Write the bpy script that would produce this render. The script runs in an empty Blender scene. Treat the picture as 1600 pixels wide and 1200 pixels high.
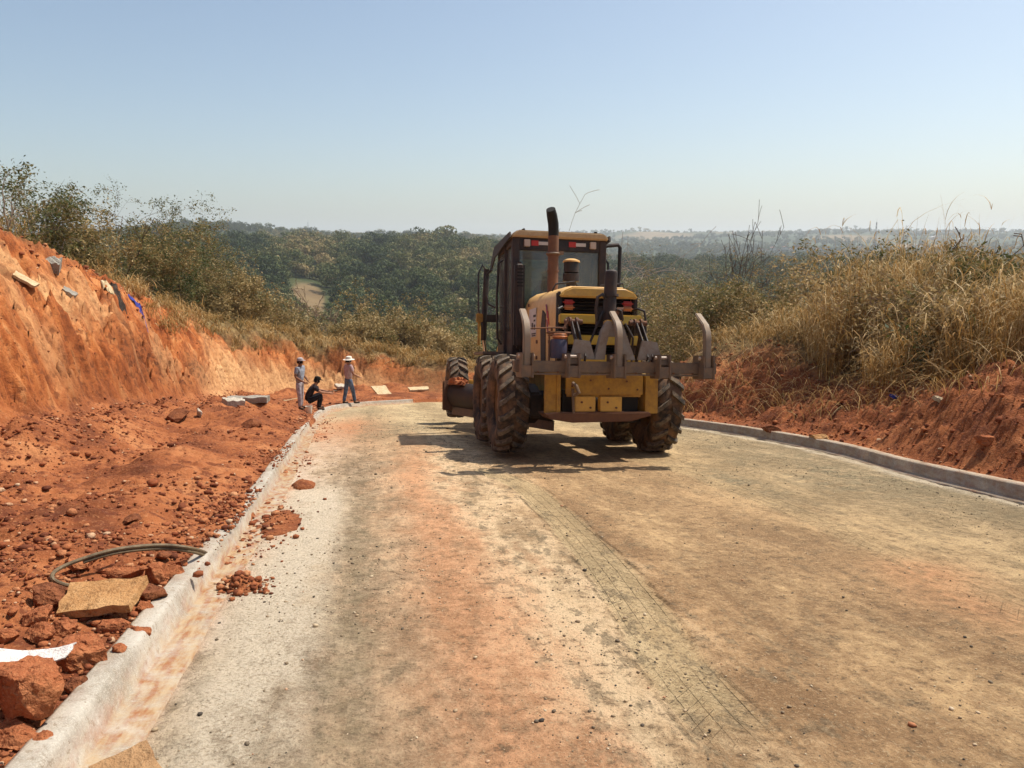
import bpy, bmesh, math, random
import numpy as np
from mathutils import Vector, Matrix, Euler

# ------------------------------------------------------------------ camera, sky, sun, exposure
sc = bpy.context.scene
COL = sc.collection
YAW = math.radians(10.16); PITCH = math.radians(10.16); FOC = 1200.0
cF = np.array([math.sin(YAW)*math.cos(PITCH), math.cos(YAW)*math.cos(PITCH), -math.sin(PITCH)])
cR = np.array([math.cos(YAW), -math.sin(YAW), 0.0]); cU = np.cross(cR, cF)
CAM = np.array([0.0, 0.0, 1.45])
cam_d = bpy.data.cameras.new('camera'); cam = bpy.data.objects.new('camera', cam_d); COL.objects.link(cam)
cam_d.sensor_width = 36.0; cam_d.lens = 27.0; cam_d.clip_start = 0.05; cam_d.clip_end = 30000
cam.matrix_world = Matrix(((cR[0], cU[0], -cF[0], 0), (cR[1], cU[1], -cF[1], 0), (cR[2], cU[2], -cF[2], CAM[2]), (0, 0, 0, 1)))
sc.camera = cam

SUN = Vector((0.56, 0.20, 1.0)).normalized()
EL = math.asin(SUN.z); AZ = math.atan2(SUN.x, SUN.y)
world = bpy.data.worlds.new('World'); sc.world = world; world.use_nodes = True
wn = world.node_tree; bg = wn.nodes['Background']
sky = wn.nodes.new('ShaderNodeTexSky'); sky.sky_type = 'NISHITA'; sky.sun_disc = False
sky.sun_elevation = EL; sky.sun_rotation = AZ; sky.altitude = 600; sky.air_density = 1.0; sky.dust_density = 3.2; sky.ozone_density = 0.0
tn_ = wn.nodes.new('ShaderNodeMix'); tn_.data_type = 'RGBA'; tn_.blend_type = 'MULTIPLY'; tn_.inputs[0].default_value = 1.0; tn_.inputs[7].default_value = (0.97, 0.995, 0.965, 1)
wn.links.new(sky.outputs[0], tn_.inputs[6]); wn.links.new(tn_.outputs[2], bg.inputs[0]); bg.inputs[1].default_value = 0.122
sl = bpy.data.lights.new('sun', 'SUN'); sl.energy = 5.0; sl.angle = math.radians(0.53); sl.color = (1.0, 0.90, 0.78)
so = bpy.data.objects.new('sun', sl); COL.objects.link(so); so.rotation_euler = SUN.to_track_quat('Z', 'Y').to_euler()
so.location = (20, 10, 60)
sc.view_settings.view_transform = 'Standard'; sc.view_settings.look = 'None'
sc.view_settings.exposure = 0.30; sc.view_settings.gamma = 1.0
sc.render.engine = 'CYCLES'
sc.cycles.use_denoising = True; sc.cycles.use_adaptive_sampling = True; sc.cycles.adaptive_threshold = 0.015
sc.cycles.max_bounces = 6; sc.cycles.diffuse_bounces = 3; sc.cycles.glossy_bounces = 2; sc.cycles.transmission_bounces = 4
sc.cycles.transparent_max_bounces = 12; sc.cycles.volume_bounces = 1
sc.cycles.caustics_reflective = False; sc.cycles.caustics_refractive = False

# ------------------------------------------------------------------ noise, maths
rng = np.random.default_rng(7); random.seed(7)
def _h(ix, iy, seed):
    n = (ix.astype(np.int64)*374761393 + iy.astype(np.int64)*668265263 + seed*1274126177) & 0xffffffff
    n = ((n ^ (n >> 13))*1274126177) & 0xffffffff
    n = ((n ^ (n >> 15))*2246822519) & 0xffffffff
    return ((n ^ (n >> 16)) & 0xffff)/65535.0
def vn(x, y, seed=0):
    x = np.asarray(x, float); y = np.asarray(y, float)
    ix = np.floor(x); iy = np.floor(y); fx = x-ix; fy = y-iy
    fx = fx*fx*(3-2*fx); fy = fy*fy*(3-2*fy)
    ix = ix.astype(np.int64); iy = iy.astype(np.int64)
    a = _h(ix, iy, seed); b = _h(ix+1, iy, seed); c = _h(ix, iy+1, seed); d = _h(ix+1, iy+1, seed)
    return (a*(1-fx)+b*fx)*(1-fy)+(c*(1-fx)+d*fx)*fy
def fbm(x, y, o=4, seed=0, g=0.5):
    s = 0; a = 1.0; t = 0
    for i in range(o):
        s = s+a*(vn(x*2**i+i*17.3, y*2**i-i*9.1, seed+i)-0.5)*2; t += a; a *= g
    return s/t
def ss(a, b, x):
    t = np.clip((np.asarray(x, float)-a)/(b-a), 0, 1); return t*t*(3-2*t)
def ray(px, py):
    return cF+cR*(px-800)/FOC-cU*(py-600)/FOC

def polydist(x, y, P):
    """distance to polyline P, signed (+ on its left), and position along it"""
    best = np.full(x.shape, 1e9); sg = np.zeros(x.shape); al = np.zeros(x.shape); L = 0.0
    for i in range(len(P)-1):
        ax, ay = P[i]; bx, by = P[i+1]; dx, dy = bx-ax, by-ay; l2 = dx*dx+dy*dy; l = math.sqrt(l2)
        t = np.clip(((x-ax)*dx+(y-ay)*dy)/l2, 0, 1)
        ex = x-ax-t*dx; ey = y-ay-t*dy; d = np.hypot(ex, ey)
        m = d < best-1e-9
        s = np.sign(dx*(y-ay)-dy*(x-ax))
        best = np.where(m, d, best); sg = np.where(m, s, sg); al = np.where(m, L+t*l, al); L += l
    return best*np.where(sg == 0, 1, sg), al
def smooth_poly(P, n=6):
    P = np.array(P, float); out = []
    for i in range(len(P)-1):
        p0 = P[max(i-1, 0)]; p1 = P[i]; p2 = P[i+1]; p3 = P[min(i+2, len(P)-1)]
        for k in range(n):
            t = k/n
            out.append(0.5*((2*p1)+(-p0+p2)*t+(2*p0-5*p1+4*p2-p3)*t*t+(-p0+3*p1-3*p2+p3)*t**3))
    out.append(P[-1]); return np.array(out)

# ------------------------------------------------------------------ the lie of the land
KS = 0.1423; KC = 0.025
def plane_z(x, y):
    xx = np.clip(x, -2.5, 9)
    return -KS*y-KC*xx-0.40*ss(12, 27, y)
EDGE_L = [(-1.04, -8), (-1.06, 2.6), (-1.13, 7.1), (-1.30, 13), (-1.55, 19), (-1.72, 24.5), (-1.45, 27.5), (-0.6, 29.3), (0.6, 30.4), (2.8, 31.6), (7, 32.6), (14, 33), (40, 33)]
EDGE_R = [(6.0, -8), (6.3, 6.3), (6.72, 10.4), (6.5, 15), (6.5, 19), (7.0, 22.5), (8.5, 24.8), (11.5, 25.8), (16, 26), (40, 26)]
FOOT = [(-4.35, -20), (-4.35, 4), (-4.5, 10), (-5.1, 18), (-5.5, 25), (-5.3, 30), (-4.2, 34), (-1.6, 36.0), (3, 36.6), (10, 37), (40, 37)]
HB_S = [0, 24, 30, 38, 45, 50, 54, 57.5, 61, 66, 100]
HB_H = [4.5, 4.4, 4.35, 4.4, 4.5, 3.9, 3.3, 2.6, 1.7, 0.9, 0.5]
PRO_D = [-1, 0, 0.45, 0.9, 1.35, 1.75, 2.2, 2.8, 3.6, 5.5, 20]
PRO_H = [0, 0.0, .55, 1.5, 2.35, 2.95, 3.5, 3.95, 4.2, 4.4, 5.6]
SEL = smooth_poly(EDGE_L); SER = smooth_poly(EDGE_R); SFO = smooth_poly(FOOT)
def far_z(x, y):
    r = np.hypot(x, y); th = np.degrees(np.arctan2(x, np.maximum(y, 1e-3)))
    r2 = r*(1+0.10*fbm(th*0.07, r*0.0008, 3, 31))
    left = np.interp(r2, [0, 30, 45, 70, 110, 160, 250, 400, 540, 640, 800, 1200, 1500, 2200, 3200, 4200, 6000, 20000],
                     [-3, -4.2, -8, -15, -27, -33, -27, -14, -4.0, -4.0, -14, 12, 6, 8, 30, 42, 48, 48])
    right = np.interp(r2, [0, 30, 60, 90, 140, 220, 400, 600, 800, 1000, 1400, 1900, 2400, 3200, 4200, 6000, 20000],
                      [-3, -3.5, -8, -14, -24, -30, -27, -19, -26, -34, -20, -4, 8, 48, 58, 62, 62])
    left = left+14*np.exp(-((th+11.5)/5.0)**2)*ss(800, 1200, r)
    w = ss(8, 16, th)
    z = left*(1-w)+right*w
    amp = np.interp(r, [60, 200, 600, 1500, 4000], [0.6, 8, 6, 14, 24])
    z = z+amp*fbm(x/np.maximum(r, 60)*5+r*0.004, y*0.004+3, 4, 5)
    return z
def land(x, y):
    x = np.asarray(x, float); y = np.asarray(y, float)
    sh = x.shape; x = x.ravel(); y = y.ravel()
    P = plane_z(x, y)
    near = (np.hypot(x, y) < 130)
    dl = np.full(x.shape, 50.0); dr = np.full(x.shape, 50.0); db = np.full(x.shape, 50.0); sb = np.full(x.shape, 60.0)
    xn, yn = x[near], y[near]
    a, s_l = polydist(xn, yn, SEL); dl[near] = a
    b, s_r = polydist(xn, yn, SER); dr[near] = -b
    c, s_f = polydist(xn, yn, SFO); db[near] = c; sb[near] = s_f
    road = (dl < .075) & (dr < .075)
    left = (dl >= .075)
    # ----- left verge and cut bank
    lump = fbm(x*1.1, y*0.8, 4, 11)
    clod = np.abs(fbm(x*4.5, y*4.5, 4, 12)); clod2 = fbm(x*11, y*11, 3, 13)
    verge = 0.11+0.05*ss(0.1, 0.8, dl)+ss(0.15, 1.3, dl)*(0.07+0.13*lump)+ss(0.05, .5, dl)*(0.10*clod+0.028*clod2)
    verge = verge+0.34*np.exp(-(((x+3.0)/1.1)**2+((y-19.5)/2.6)**2))*(1+.6*lump)+0.22*np.exp(-(((x+2.9)/.8)**2+((y-15.5)/1.2)**2))*(1+lump)
    verge = verge-0.10*np.exp(-((x+3.1+0.03*(y-10))/0.35)**2)*ss(16, 12, y)*ss(3, 6, y)          # track pressed along the verge
    verge = verge+0.20*np.exp(-((db+.25)/.55)**2)*(1+1.2*lump)*ss(4, 7, y)+ss(7, 10, y)*ss(.6, 1.6, dl)*.16*np.clip(fbm(x*.7+2, y*.45, 3, 15)+.1, 0, 1)
    verge = verge-0.16*ss(20, 26, y)*ss(.2, 1.2, dl)*ss(3.5, 1.5, dl)
    u = sb+0.55*db
    rill = fbm(u*2.2, db*0.45+sb*.1, 4, 21); rill2 = fbm(u*8.0, db*0.9, 3, 22); big = fbm(sb*0.35, db*0.6, 3, 23)
    hb = np.interp(sb, HB_S, HB_H)
    sc_ = 0.36+0.48*hb/4.2
    tooth = np.abs(fbm(u*5.5+.6*big, db*.35, 2, 24))*1.5; gouge = np.abs(fbm(sb*1.3+db*.7, db*1.6-sb*.3, 4, 25))
    ledge = ss(.0, .25, fbm(sb*.5, db*2.3+.4*big, 3, 26))
    dd = (db+(.16*tooth-.42*gouge-.16*ledge+.1)*ss(.15, .7, db)+0.28*big*ss(0, .8, db)+(0.17*rill+0.08*rill2)*ss(0.1, 0.6, db))/sc_
    bank = np.interp(dd, PRO_D, PRO_H)*hb/4.2
    top = ss(2.3, 3.2, dd)
    bank = bank+ss(0.0, 0.5, db)*(0.05*clod2+0.09*clod)+top*(0.22*clod+0.10*lump)*ss(9, 6, db)
    H_left = P+verge*(1-0.6*ss(-.3, .6, db))+bank
    # soil spilled over the kerb
    sp = fbm(y*1.3, x*2.0, 3, 41)
    cover = ss(5.3, 5.9, y)*ss(7.6, 7.0, y)*1.0+ss(9.3, 10, y)*ss(11.6, 10.6, y)*.9+ss(13.2, 14.5, y)*ss(24, 20, y)*.95
    d0 = np.where(dl < .12, (.12-dl)*1.7, dl-.12)
    spill = cover*((0.165+0.04*sp+.05*clod)*ss(.24+.10*sp, .08, d0))
    pile = 0.05*np.exp(-(((x+.86)/.10)**2+((y-4.72)/.12)**2))*(1+2*clod)+0.03*np.exp(-(((x+.85)/.16)**2+((y-6.6)/.5)**2))*(1+clod)+.06*np.exp(-(((x+.85)/.10)**2+((y-8.6)/.2)**2))*(1+2*clod)
    # ----- right verge and bank
    rise = np.interp(y, [-20, 6, 9, 11.5, 13.5, 15.5, 17, 22, 30], [.98, .98, .80, .50, .45, 1.0, 1.6, 1.5, 1.0])
    d_s = np.interp(y, [-20, 9, 12, 14, 17, 24], [.25, .3, .5, .8, 1.15, 1.1])
    lump_r = fbm(x*0.9+5, y*0.9, 4, 51)
    hr = np.clip((dr-d_s+0.35*lump_r*ss(.3, 1, dr)), 0, 9)*rise
    capr = np.interp(y, [-20, 7, 12, 17, 30], [2.3, 2.2, 1.7, 2.2, 1.9])+.35*lump_r
    hr = capr*np.tanh(hr/capr)
    H_right = P+0.11+.05*ss(0, .6, dr)+hr+ss(.1, .7, dr)*(.20*clod+.05*clod2+.10*lump_r*ss(.2, .8, dr))+0.02*np.clip(dr-4, 0, 30)
    H_right = H_right-0.38*np.exp(-(((x-8.1)/.45)**2+((y-14.9)/.8)**2))
    H_road = P-0.22
    H_near = np.where(road, H_road, np.where(left, H_left, H_right))
    S = np.maximum(spill, pile)
    H_near = np.where((left | road) & (dr < 0) & (S > 0.012), np.maximum(H_near, P+S), H_near)
    # ----- beyond
    fz = far_z(x, y)
    r = np.hypot(x*0.8, y)
    w = ss(37, 62, r)
    w = np.where(y < 5, ss(45, 90, np.hypot(x, y)), w)
    fz = np.where(y < 5, -KS*np.clip(y, -400, 5)+2+0.02*np.abs(x), fz)
    z = H_near*(1-w)+fz*w
    info = dict(road=road, dl=dl, dr=dr, db=db, sb=sb, dd=dd, hb=hb, left=left, w=w, big=big, rill=rill, spill=np.maximum(spill, pile))
    return z.reshape(sh), info
def hz(x, y):
    return float(land(np.array([x]), np.array([y]))[0][0])
def road_z(x, y):
    x = np.asarray(x, float); y = np.asarray(y, float)
    z = plane_z(x, y)
    z = z+0.014*fbm(x*1.6, y*0.35, 3, 61)+0.007*fbm(x*5, y*3, 3, 62)
    rough = ss(4.0, 5.2, x+0.5*fbm(x*.6, y*.3, 2, 63))
    z = z+rough*0.030*np.abs(fbm(x*3.5+y*.8, y*1.6, 4, 64))+0.006*fbm(x*14, y*14, 3, 65)
    return z
def rz1(x, y): return float(road_z(np.array([x]), np.array([y]))[0])
def on_ground(px, py, tmin=1.2, tmax=900.0, fn=None):
    """where the line of sight of a pixel meets the road or the land"""
    d = ray(px, py); t = np.geomspace(tmin, tmax, 5000)
    X = CAM[0]+d[0]*t; Y = CAM[1]+d[1]*t; Z = CAM[2]+d[2]*t
    z, inf = land(X, Y)
    z = np.where(inf['road'], np.maximum(z, road_z(X, Y)), z)
    i = int(np.argmax(Z < z))
    return np.array([X[i], Y[i], z[i]])
def at_y(px, py, Y):
    d = ray(px, py); return CAM+d*(Y/d[1])

# ------------------------------------------------------------------ object helpers
def tag(o, label=None, cat=None, group=None, kind=None):
    if label: o['label'] = label
    if cat: o['category'] = cat
    if group: o['group'] = group
    if kind: o['kind'] = kind
    return o
def link(o, parent=None, mat=None):
    COL.objects.link(o)
    if parent is not None: o.parent = parent
    if mat is not None: o.data.materials.append(mat)
    return o
def empty(name, loc=(0, 0, 0), rot=(0, 0, 0), parent=None):
    o = bpy.data.objects.new(name, None); COL.objects.link(o); o.location = loc; o.rotation_euler = rot
    o.empty_display_size = 0.2
    if parent is not None: o.parent = parent
    return o
def nmesh(name, V, F, attrs=None, smooth=False):
    """mesh from numpy arrays; F is (n,3) or (n,4)"""
    V = np.asarray(V, np.float32); F = np.asarray(F, np.int32); k = F.shape[1]
    me = bpy.data.meshes.new(name)
    me.vertices.add(len(V)); me.vertices.foreach_set('co', V.ravel())
    me.loops.add(F.size); me.loops.foreach_set('vertex_index', F.ravel())
    me.polygons.add(len(F)); me.polygons.foreach_set('loop_start', np.arange(len(F), dtype=np.int32)*k)
    try: me.polygons.foreach_set('loop_total', np.full(len(F), k, np.int32))
    except Exception: pass
    if attrs:
        for n, a in attrs.items():
            a = np.asarray(a, np.float32)
            if a.ndim == 1:
                at = me.attributes.new(n, 'FLOAT', 'POINT'); at.data.foreach_set('value', a)
            else:
                at = me.attributes.new(n, 'FLOAT_COLOR', 'POINT'); at.data.foreach_set('color', a.ravel())
    me.update(calc_edges=True); me.validate()
    if smooth: me.shade_smooth()
    return me
def grid_faces(ny, nx, keep=None):
    i = np.arange(ny-1)[:, None]*nx+np.arange(nx-1)[None, :]
    F = np.stack([i, i+1, i+nx+1, i+nx], -1).reshape(-1, 4)
    return F if keep is None else F[keep]

# ------------------------------------------------------------------ materials
class MT:
    def __init__(s, name, rough=0.9, base=(.5, .5, .5), metal=0.0, spec=0.3):
        s.m = bpy.data.materials.new(name); s.m.use_nodes = True; s.nt = s.m.node_tree
        s.b = s.nt.nodes['Principled BSDF']; s.out = s.nt.nodes['Material Output']
        s.b.inputs['Roughness'].default_value = rough; s.b.inputs['Base Color'].default_value = (*base, 1)
        s.b.inputs['Metallic'].default_value = metal; s.b.inputs['Specular IOR Level'].default_value = spec
        s._tc = None
    def n(s, t, **kw):
        nd = s.nt.nodes.new(t)
        for k, v in kw.items(): setattr(nd, k, v)
        return nd
    def lk(s, a, b): s.nt.links.new(a, b)
    def put(s, sock, v):
        if hasattr(v, 'is_output'): s.lk(v, sock)
        elif isinstance(v, (tuple, list)) and len(v) == 3 and sock.type == 'RGBA': sock.default_value = (*v, 1)
        else: sock.default_value = v
    def co(s, which='Object', scale=(1, 1, 1), rot=(0, 0, 0)):
        if s._tc is None: s._tc = s.n('ShaderNodeTexCoord')
        mp = s.n('ShaderNodeMapping'); mp.inputs['Scale'].default_value = scale; mp.inputs['Rotation'].default_value = rot
        s.lk(s._tc.outputs[which], mp.inputs['Vector']); return mp.outputs[0]
    def noise(s, vec, scale, detail=4, rough=.55, dist=0.0):
        nd = s.n('ShaderNodeTexNoise'); s.lk(vec, nd.inputs['Vector'])
        nd.inputs['Scale'].default_value = scale; nd.inputs['Detail'].default_value = detail
        nd.inputs['Roughness'].default_value = rough; nd.inputs['Distortion'].default_value = dist
        return nd.outputs['Fac']
    def voro(s, vec, scale, feat='F1', out='Distance'):
        nd = s.n('ShaderNodeTexVoronoi', feature=feat); s.lk(vec, nd.inputs['Vector']); nd.inputs['Scale'].default_value = scale
        return nd.outputs[out]
    def ramp(s, fac, stops):
        nd = s.n('ShaderNodeValToRGB'); s.put(nd.inputs[0], fac); el = nd.color_ramp.elements
        while len(el) < len(stops): el.new(0.5)
        for e, (p, c) in zip(el, stops):
            e.position = p; e.color = (c, c, c, 1) if isinstance(c, (int, float)) else (*c, 1)
        return nd.outputs[0]
    def mix(s, fac, a, b, mode='MIX'):
        nd = s.n('ShaderNodeMix', data_type='RGBA', blend_type=mode)
        s.put(nd.inputs[0], fac); s.put(nd.inputs[6], a); s.put(nd.inputs[7], b); return nd.outputs[2]
    def math(s, op, a, b=0.0, clamp=False):
        nd = s.n('ShaderNodeMath', operation=op, use_clamp=clamp); s.put(nd.inputs[0], a); s.put(nd.inputs[1], b); return nd.outputs[0]
    def attr(s, name, out='Fac'):
        nd = s.n('ShaderNodeAttribute', attribute_name=name); return nd.outputs[out]
    def bump(s, h, strength=.5, dist=.02, prev=None):
        nd = s.n('ShaderNodeBump'); nd.inputs['Strength'].default_value = strength; nd.inputs['Distance'].default_value = dist
        s.put(nd.inputs['Height'], h)
        if prev is not None: s.lk(prev, nd.inputs['Normal'])
        s.lk(nd.outputs[0], s.b.inputs['Normal']); return nd.outputs[0]
    def base(s, v): s.put(s.b.inputs['Base Color'], v); return s
M = {}
def paint(name, col, dirt=(.22, .10, .05), amt=.45, rough=.5, metal=0.0, scale=6.0, spec=.4):
    t = MT(name, rough, col, metal, spec); v = t.co()
    n1 = t.noise(v, scale, 6, .65); n2 = t.noise(v, scale*4.5, 4, .6)
    f = t.ramp(t.math('ADD', t.math('MULTIPLY', n1, .7), t.math('MULTIPLY', n2, .3)), [(.42, 0.0), (.66, amt)])
    t.base(t.mix(f, col, dirt)); t.put(t.b.inputs['Roughness'], t.math('ADD', t.math('MULTIPLY', f, .35), rough, True))
    t.bump(n2, .15, .004); M[name] = t.m; return t.m
# ------------------------------------------------------------------ surface materials
def soil_nodes(t):
    v = t.co('Object'); vs = t.co('Object', (1, .8, .35))
    n1 = t.noise(v, 0.9, 6, .62); n2 = t.noise(v, 7.0, 6, .65); n3 = t.noise(v, 38.0, 4, .6); st = t.noise(vs, 2.4, 6, .7, .6)
    c = t.ramp(n1, [(.34, (.13, .042, .019)), (.46, (.235, .077, .030)), (.57, (.33, .118, .045)), (.70, (.42, .18, .075))])
    c = t.mix(t.ramp(n2, [(.38, .8), (.49, 0.0)]), c, (.12, .036, .018))
    c = t.mix(t.ramp(n3, [(.55, 0.0), (.72, .55)]), c, (.50, .24, .11))
    return v, c, n1, n2, n3, st
t = MT('red_earth', .95, spec=.12)
v, c, n1, n2, n3, st = soil_nodes(t)
zone = t.attr('zone', 'Color'); sep = t.n('ShaderNodeSeparateColor'); t.lk(zone, sep.inputs[0])
zr, zg, zb = sep.outputs[0], sep.outputs[1], sep.outputs[2]
pale = t.attr('pale')
face = t.ramp(st, [(.36, (.17, .048, .016)), (.46, (.32, .095, .029)), (.54, (.42, .145, .045)), (.66, (.52, .24, .095))])
face = t.mix(t.ramp(n2, [(.38, .75), (.47, 0.0)]), face, (.17, .055, .022))
face = t.mix(t.math('MULTIPLY', t.attr('low_band'), t.ramp(n1, [(.36, .3), (.56, 1.0)]), True), face, t.ramp(n2, [(.4, (.10, .032, .014)), (.56, (.26, .080, .027))]))  # darker red-brown, in a noisy band low on the bank face
c = t.mix(t.attr('face'), c, face)
c = t.mix(t.math('MULTIPLY', pale, t.ramp(n2, [(.30, .25), (.6, 1.0)]), True), c, (.60, .36, .17))
litter = t.ramp(t.noise(v, 5.0, 6, .7), [(.3, (.075, .045, .022)), (.5, (.17, .115, .05)), (.7, (.30, .22, .10))])
wood = t.ramp(t.noise(v, .09, 6, .7), [(.3, (.022, .034, .012)), (.5, (.045, .058, .022)), (.7, (.085, .088, .036))])
far = t.ramp(t.noise(v, .012, 8, .75), [(.30, (.018, .036, .018)), (.48, (.040, .060, .028)), (.60, (.075, .085, .042)), (.75, (.16, .14, .075))])
field = t.ramp(t.noise(v, .03, 5, .6), [(.3, (.15, .105, .055)), (.7, (.27, .20, .105))])
c2 = t.mix(t.attr('dist'), wood, far)
c2 = t.mix(zb, c2, field)
c2 = t.mix(zg, c2, litter)
t.base(t.mix(zr, c2, c))
hgt = t.math('ADD', t.math('MULTIPLY', n2, .7), t.math('MULTIPLY', n3, .25))
b = t.bump(hgt, .9, .07); t.bump(t.noise(v, 140, 3, .6), .5, .008, b)
M['earth'] = t.m

t = MT('road_base', .93, spec=.15)
v = t.co('Object'); vs = t.co('Object', (1, .16, 1)); vm = t.co('Object', (1, .45, 1))
wob = t.math('MULTIPLY', t.math('SUBTRACT', t.noise(vs, .9, 5, .6), .5), 1.7)
sx = t.n('ShaderNodeSeparateXYZ'); t.lk(v, sx.inputs[0])
lat = t.math('ADD', sx.outputs[0], wob)
lat = t.math('ADD', lat, t.math('MULTIPLY', t.math('SUBTRACT', t.noise(vm, 4.5, 9, .75), .5), 1.5))
L = t.math('DIVIDE', t.math('ADD', lat, 1.6), 8.6)            # 0 at the left gutter, 1 at the right kerb
def rp(x): return (x+1.6)/8.6
def rl(*st): return t.ramp(L, [(rp(a), b_) for a, b_ in st])
off = rl((-1.1, .60), (-.62, .62), (-.30, .40), (.05, .50), (.45, .55), (.95, .60), (1.35, .50), (1.8, .36), (2.4, .46), (3.1, .40), (4.0, .52), (5.0, .42), (6.4, .40))
dark = rl((-.9, (0.328, 0.249, 0.168)), (-.35, (0.205, 0.150, 0.093)), (.15, (0.307, 0.180, 0.097)), (.55, (0.338, 0.170, 0.082)), (1.0, (0.266, 0.185, 0.102)), (1.7, (0.256, 0.155, 0.078)), (3.0, (0.246, 0.153, 0.079)), (4.3, (0.246, 0.173, 0.091)), (6.3, (0.195, 0.155, 0.093)))
lite = rl((-.9, (0.614, 0.509, 0.387)), (-.5, (0.491, 0.385, 0.254)), (.05, (0.573, 0.400, 0.245)), (.45, (0.635, 0.369, 0.204)), (1.0, (0.676, 0.509, 0.316)), (1.6, (0.532, 0.345, 0.179)), (2.4, (0.553, 0.380, 0.198)), (3.2, (0.491, 0.325, 0.168)), (4.2, (0.532, 0.385, 0.209)), (6.3, (0.471, 0.364, 0.219)))
n1 = t.noise(vm, 1.5, 10, .72); n2 = t.noise(v, 13, 7, .72); n3 = t.noise(v, 55, 5, .7); n0 = t.noise(vs, 2.6, 8, .7); nst = t.noise(t.co('Object', (1, .035, 1)), 9.0, 6, .7)
pt = t.math('ADD', t.math('ADD', t.math('MULTIPLY', n1, .44), t.math('MULTIPLY', n2, .32)), t.math('ADD', t.math('MULTIPLY', n0, .08), t.math('MULTIPLY', nst, .16)))
pt = t.math('ADD', pt, t.math('MULTIPLY', t.math('SUBTRACT', off, .5), .34))
vfar = t.ramp(t.math('DIVIDE', sx.outputs[1], 30.0), [(.34, 0.0), (.60, 1.0)])
dark = t.mix(t.math('MULTIPLY', vfar, .8), dark, (.26, .20, .11)); lite = t.mix(t.math('MULTIPLY', vfar, .8), lite, (.50, .395, .225))
c = t.mix(t.ramp(pt, [(.42, 0.0), (.485, .4), (.55, 1.0)]), dark, lite)
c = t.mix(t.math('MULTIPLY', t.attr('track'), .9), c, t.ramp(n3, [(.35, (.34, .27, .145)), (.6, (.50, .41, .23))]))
c = t.mix(t.ramp(n2, [(.36, .7), (.42, 0.0)]), c, (.14, .10, .062))
c = t.mix(t.ramp(n3, [(.37, .6), (.435, 0.0)]), c, (.14, .10, .062))
c = t.mix(t.ramp(n3, [(.56, 0.0), (.64, .5)]), c, (.56, .44, .27))
mot = t.math('MULTIPLY', t.ramp(t.noise(vm, 6.5, 8, .7), [(.41, .8), (.455, 0.0)]), rl((-1.0, .15), (-.5, .9), (.1, .55), (.6, .5), (1.0, .9), (1.7, .7), (2.2, .3), (4.0, .4), (6, .6)))
c = t.mix(mot, c, t.ramp(n3, [(.4, (.10, .078, .05)), (.55, (.23, .18, .11))]))
gm = t.math('MULTIPLY', t.attr('grey'), t.ramp(t.noise(v, 5, 7, .72), [(.40, .05), (.56, 1.0)]), True)
c = t.mix(gm, c, t.ramp(t.noise(v, 22, 5, .7), [(.38, (.09, .075, .048)), (.56, (.29, .24, .145))]))
c = t.mix(t.math('MULTIPLY', t.attr('red'), t.ramp(pt, [(.42, .1), (.54, 1.0)]), True), c, t.ramp(n2, [(.40, (.30, .115, .05)), (.58, (.54, .25, .12))]))
c = t.mix(t.math('MULTIPLY', t.attr('sand'), t.ramp(pt, [(.38, .15), (.48, 1.0)]), True), c, t.ramp(n3, [(.36, (.36, .30, .21)), (.47, (.56, .48, .36)), (.62, (.66, .59, .46))]))
t.base(c)
b = t.bump(t.math('ADD', t.math('MULTIPLY', n2, .6), t.math('MULTIPLY', n1, .5)), 1.0, .05)
b = t.bump(n3, 1.0, .016, b)
wv = t.math('SINE', t.math('MULTIPLY', t.math('ADD', t.attr('tpos'), t.math('MULTIPLY', t.math('ABSOLUTE', t.attr('tlat')), 1.1)), 2*math.pi/.125))
wl = t.math('SINE', t.math('MULTIPLY', t.attr('tlat'), 2*math.pi/.085))
tread = t.math('MULTIPLY', t.math('ADD', t.ramp(wv, [(.35, 0.0), (.6, 1.0)]), t.ramp(wl, [(.3, 0.0), (.6, 1.0)])), t.attr('tmask'))
t.bump(tread, 1.0, .022, b)
M['road'] = t.m

t = MT('kerb_concrete', .9, spec=.2); v = t.co('Object')
n1 = t.noise(v, 3.0, 6, .7); n2 = t.noise(v, 30, 5, .7)
c = t.ramp(n1, [(.38, (.24, .22, .18)), (.5, (.33, .31, .265)), (.64, (.41, .39, .34))])
c = t.mix(t.ramp(n2, [(.38, .8), (.45, 0.0)]), c, (.22, .19, .145)); c = t.mix(t.ramp(t.noise(v, 90, 4, .7), [(.42, .5), (.47, 0.0), (.55, 0.0), (.6, .4)]), c, (.55, .52, .45))
c = t.mix(t.math('MULTIPLY', t.attr('soil'), t.ramp(t.noise(v, 9, 6, .7), [(.30, .2), (.60, 1.0)]), True), c, t.ramp(t.noise(t.co('Object', (1, .2, 1)), 22, 4, .6), [(.40, (.27, .12, .055)), (.50, (.32, .20, .105)), (.62, (.38, .28, .17))]))
t.base(c); t.bump(n2, .7, .010); M['kerb'] = t.m

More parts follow.
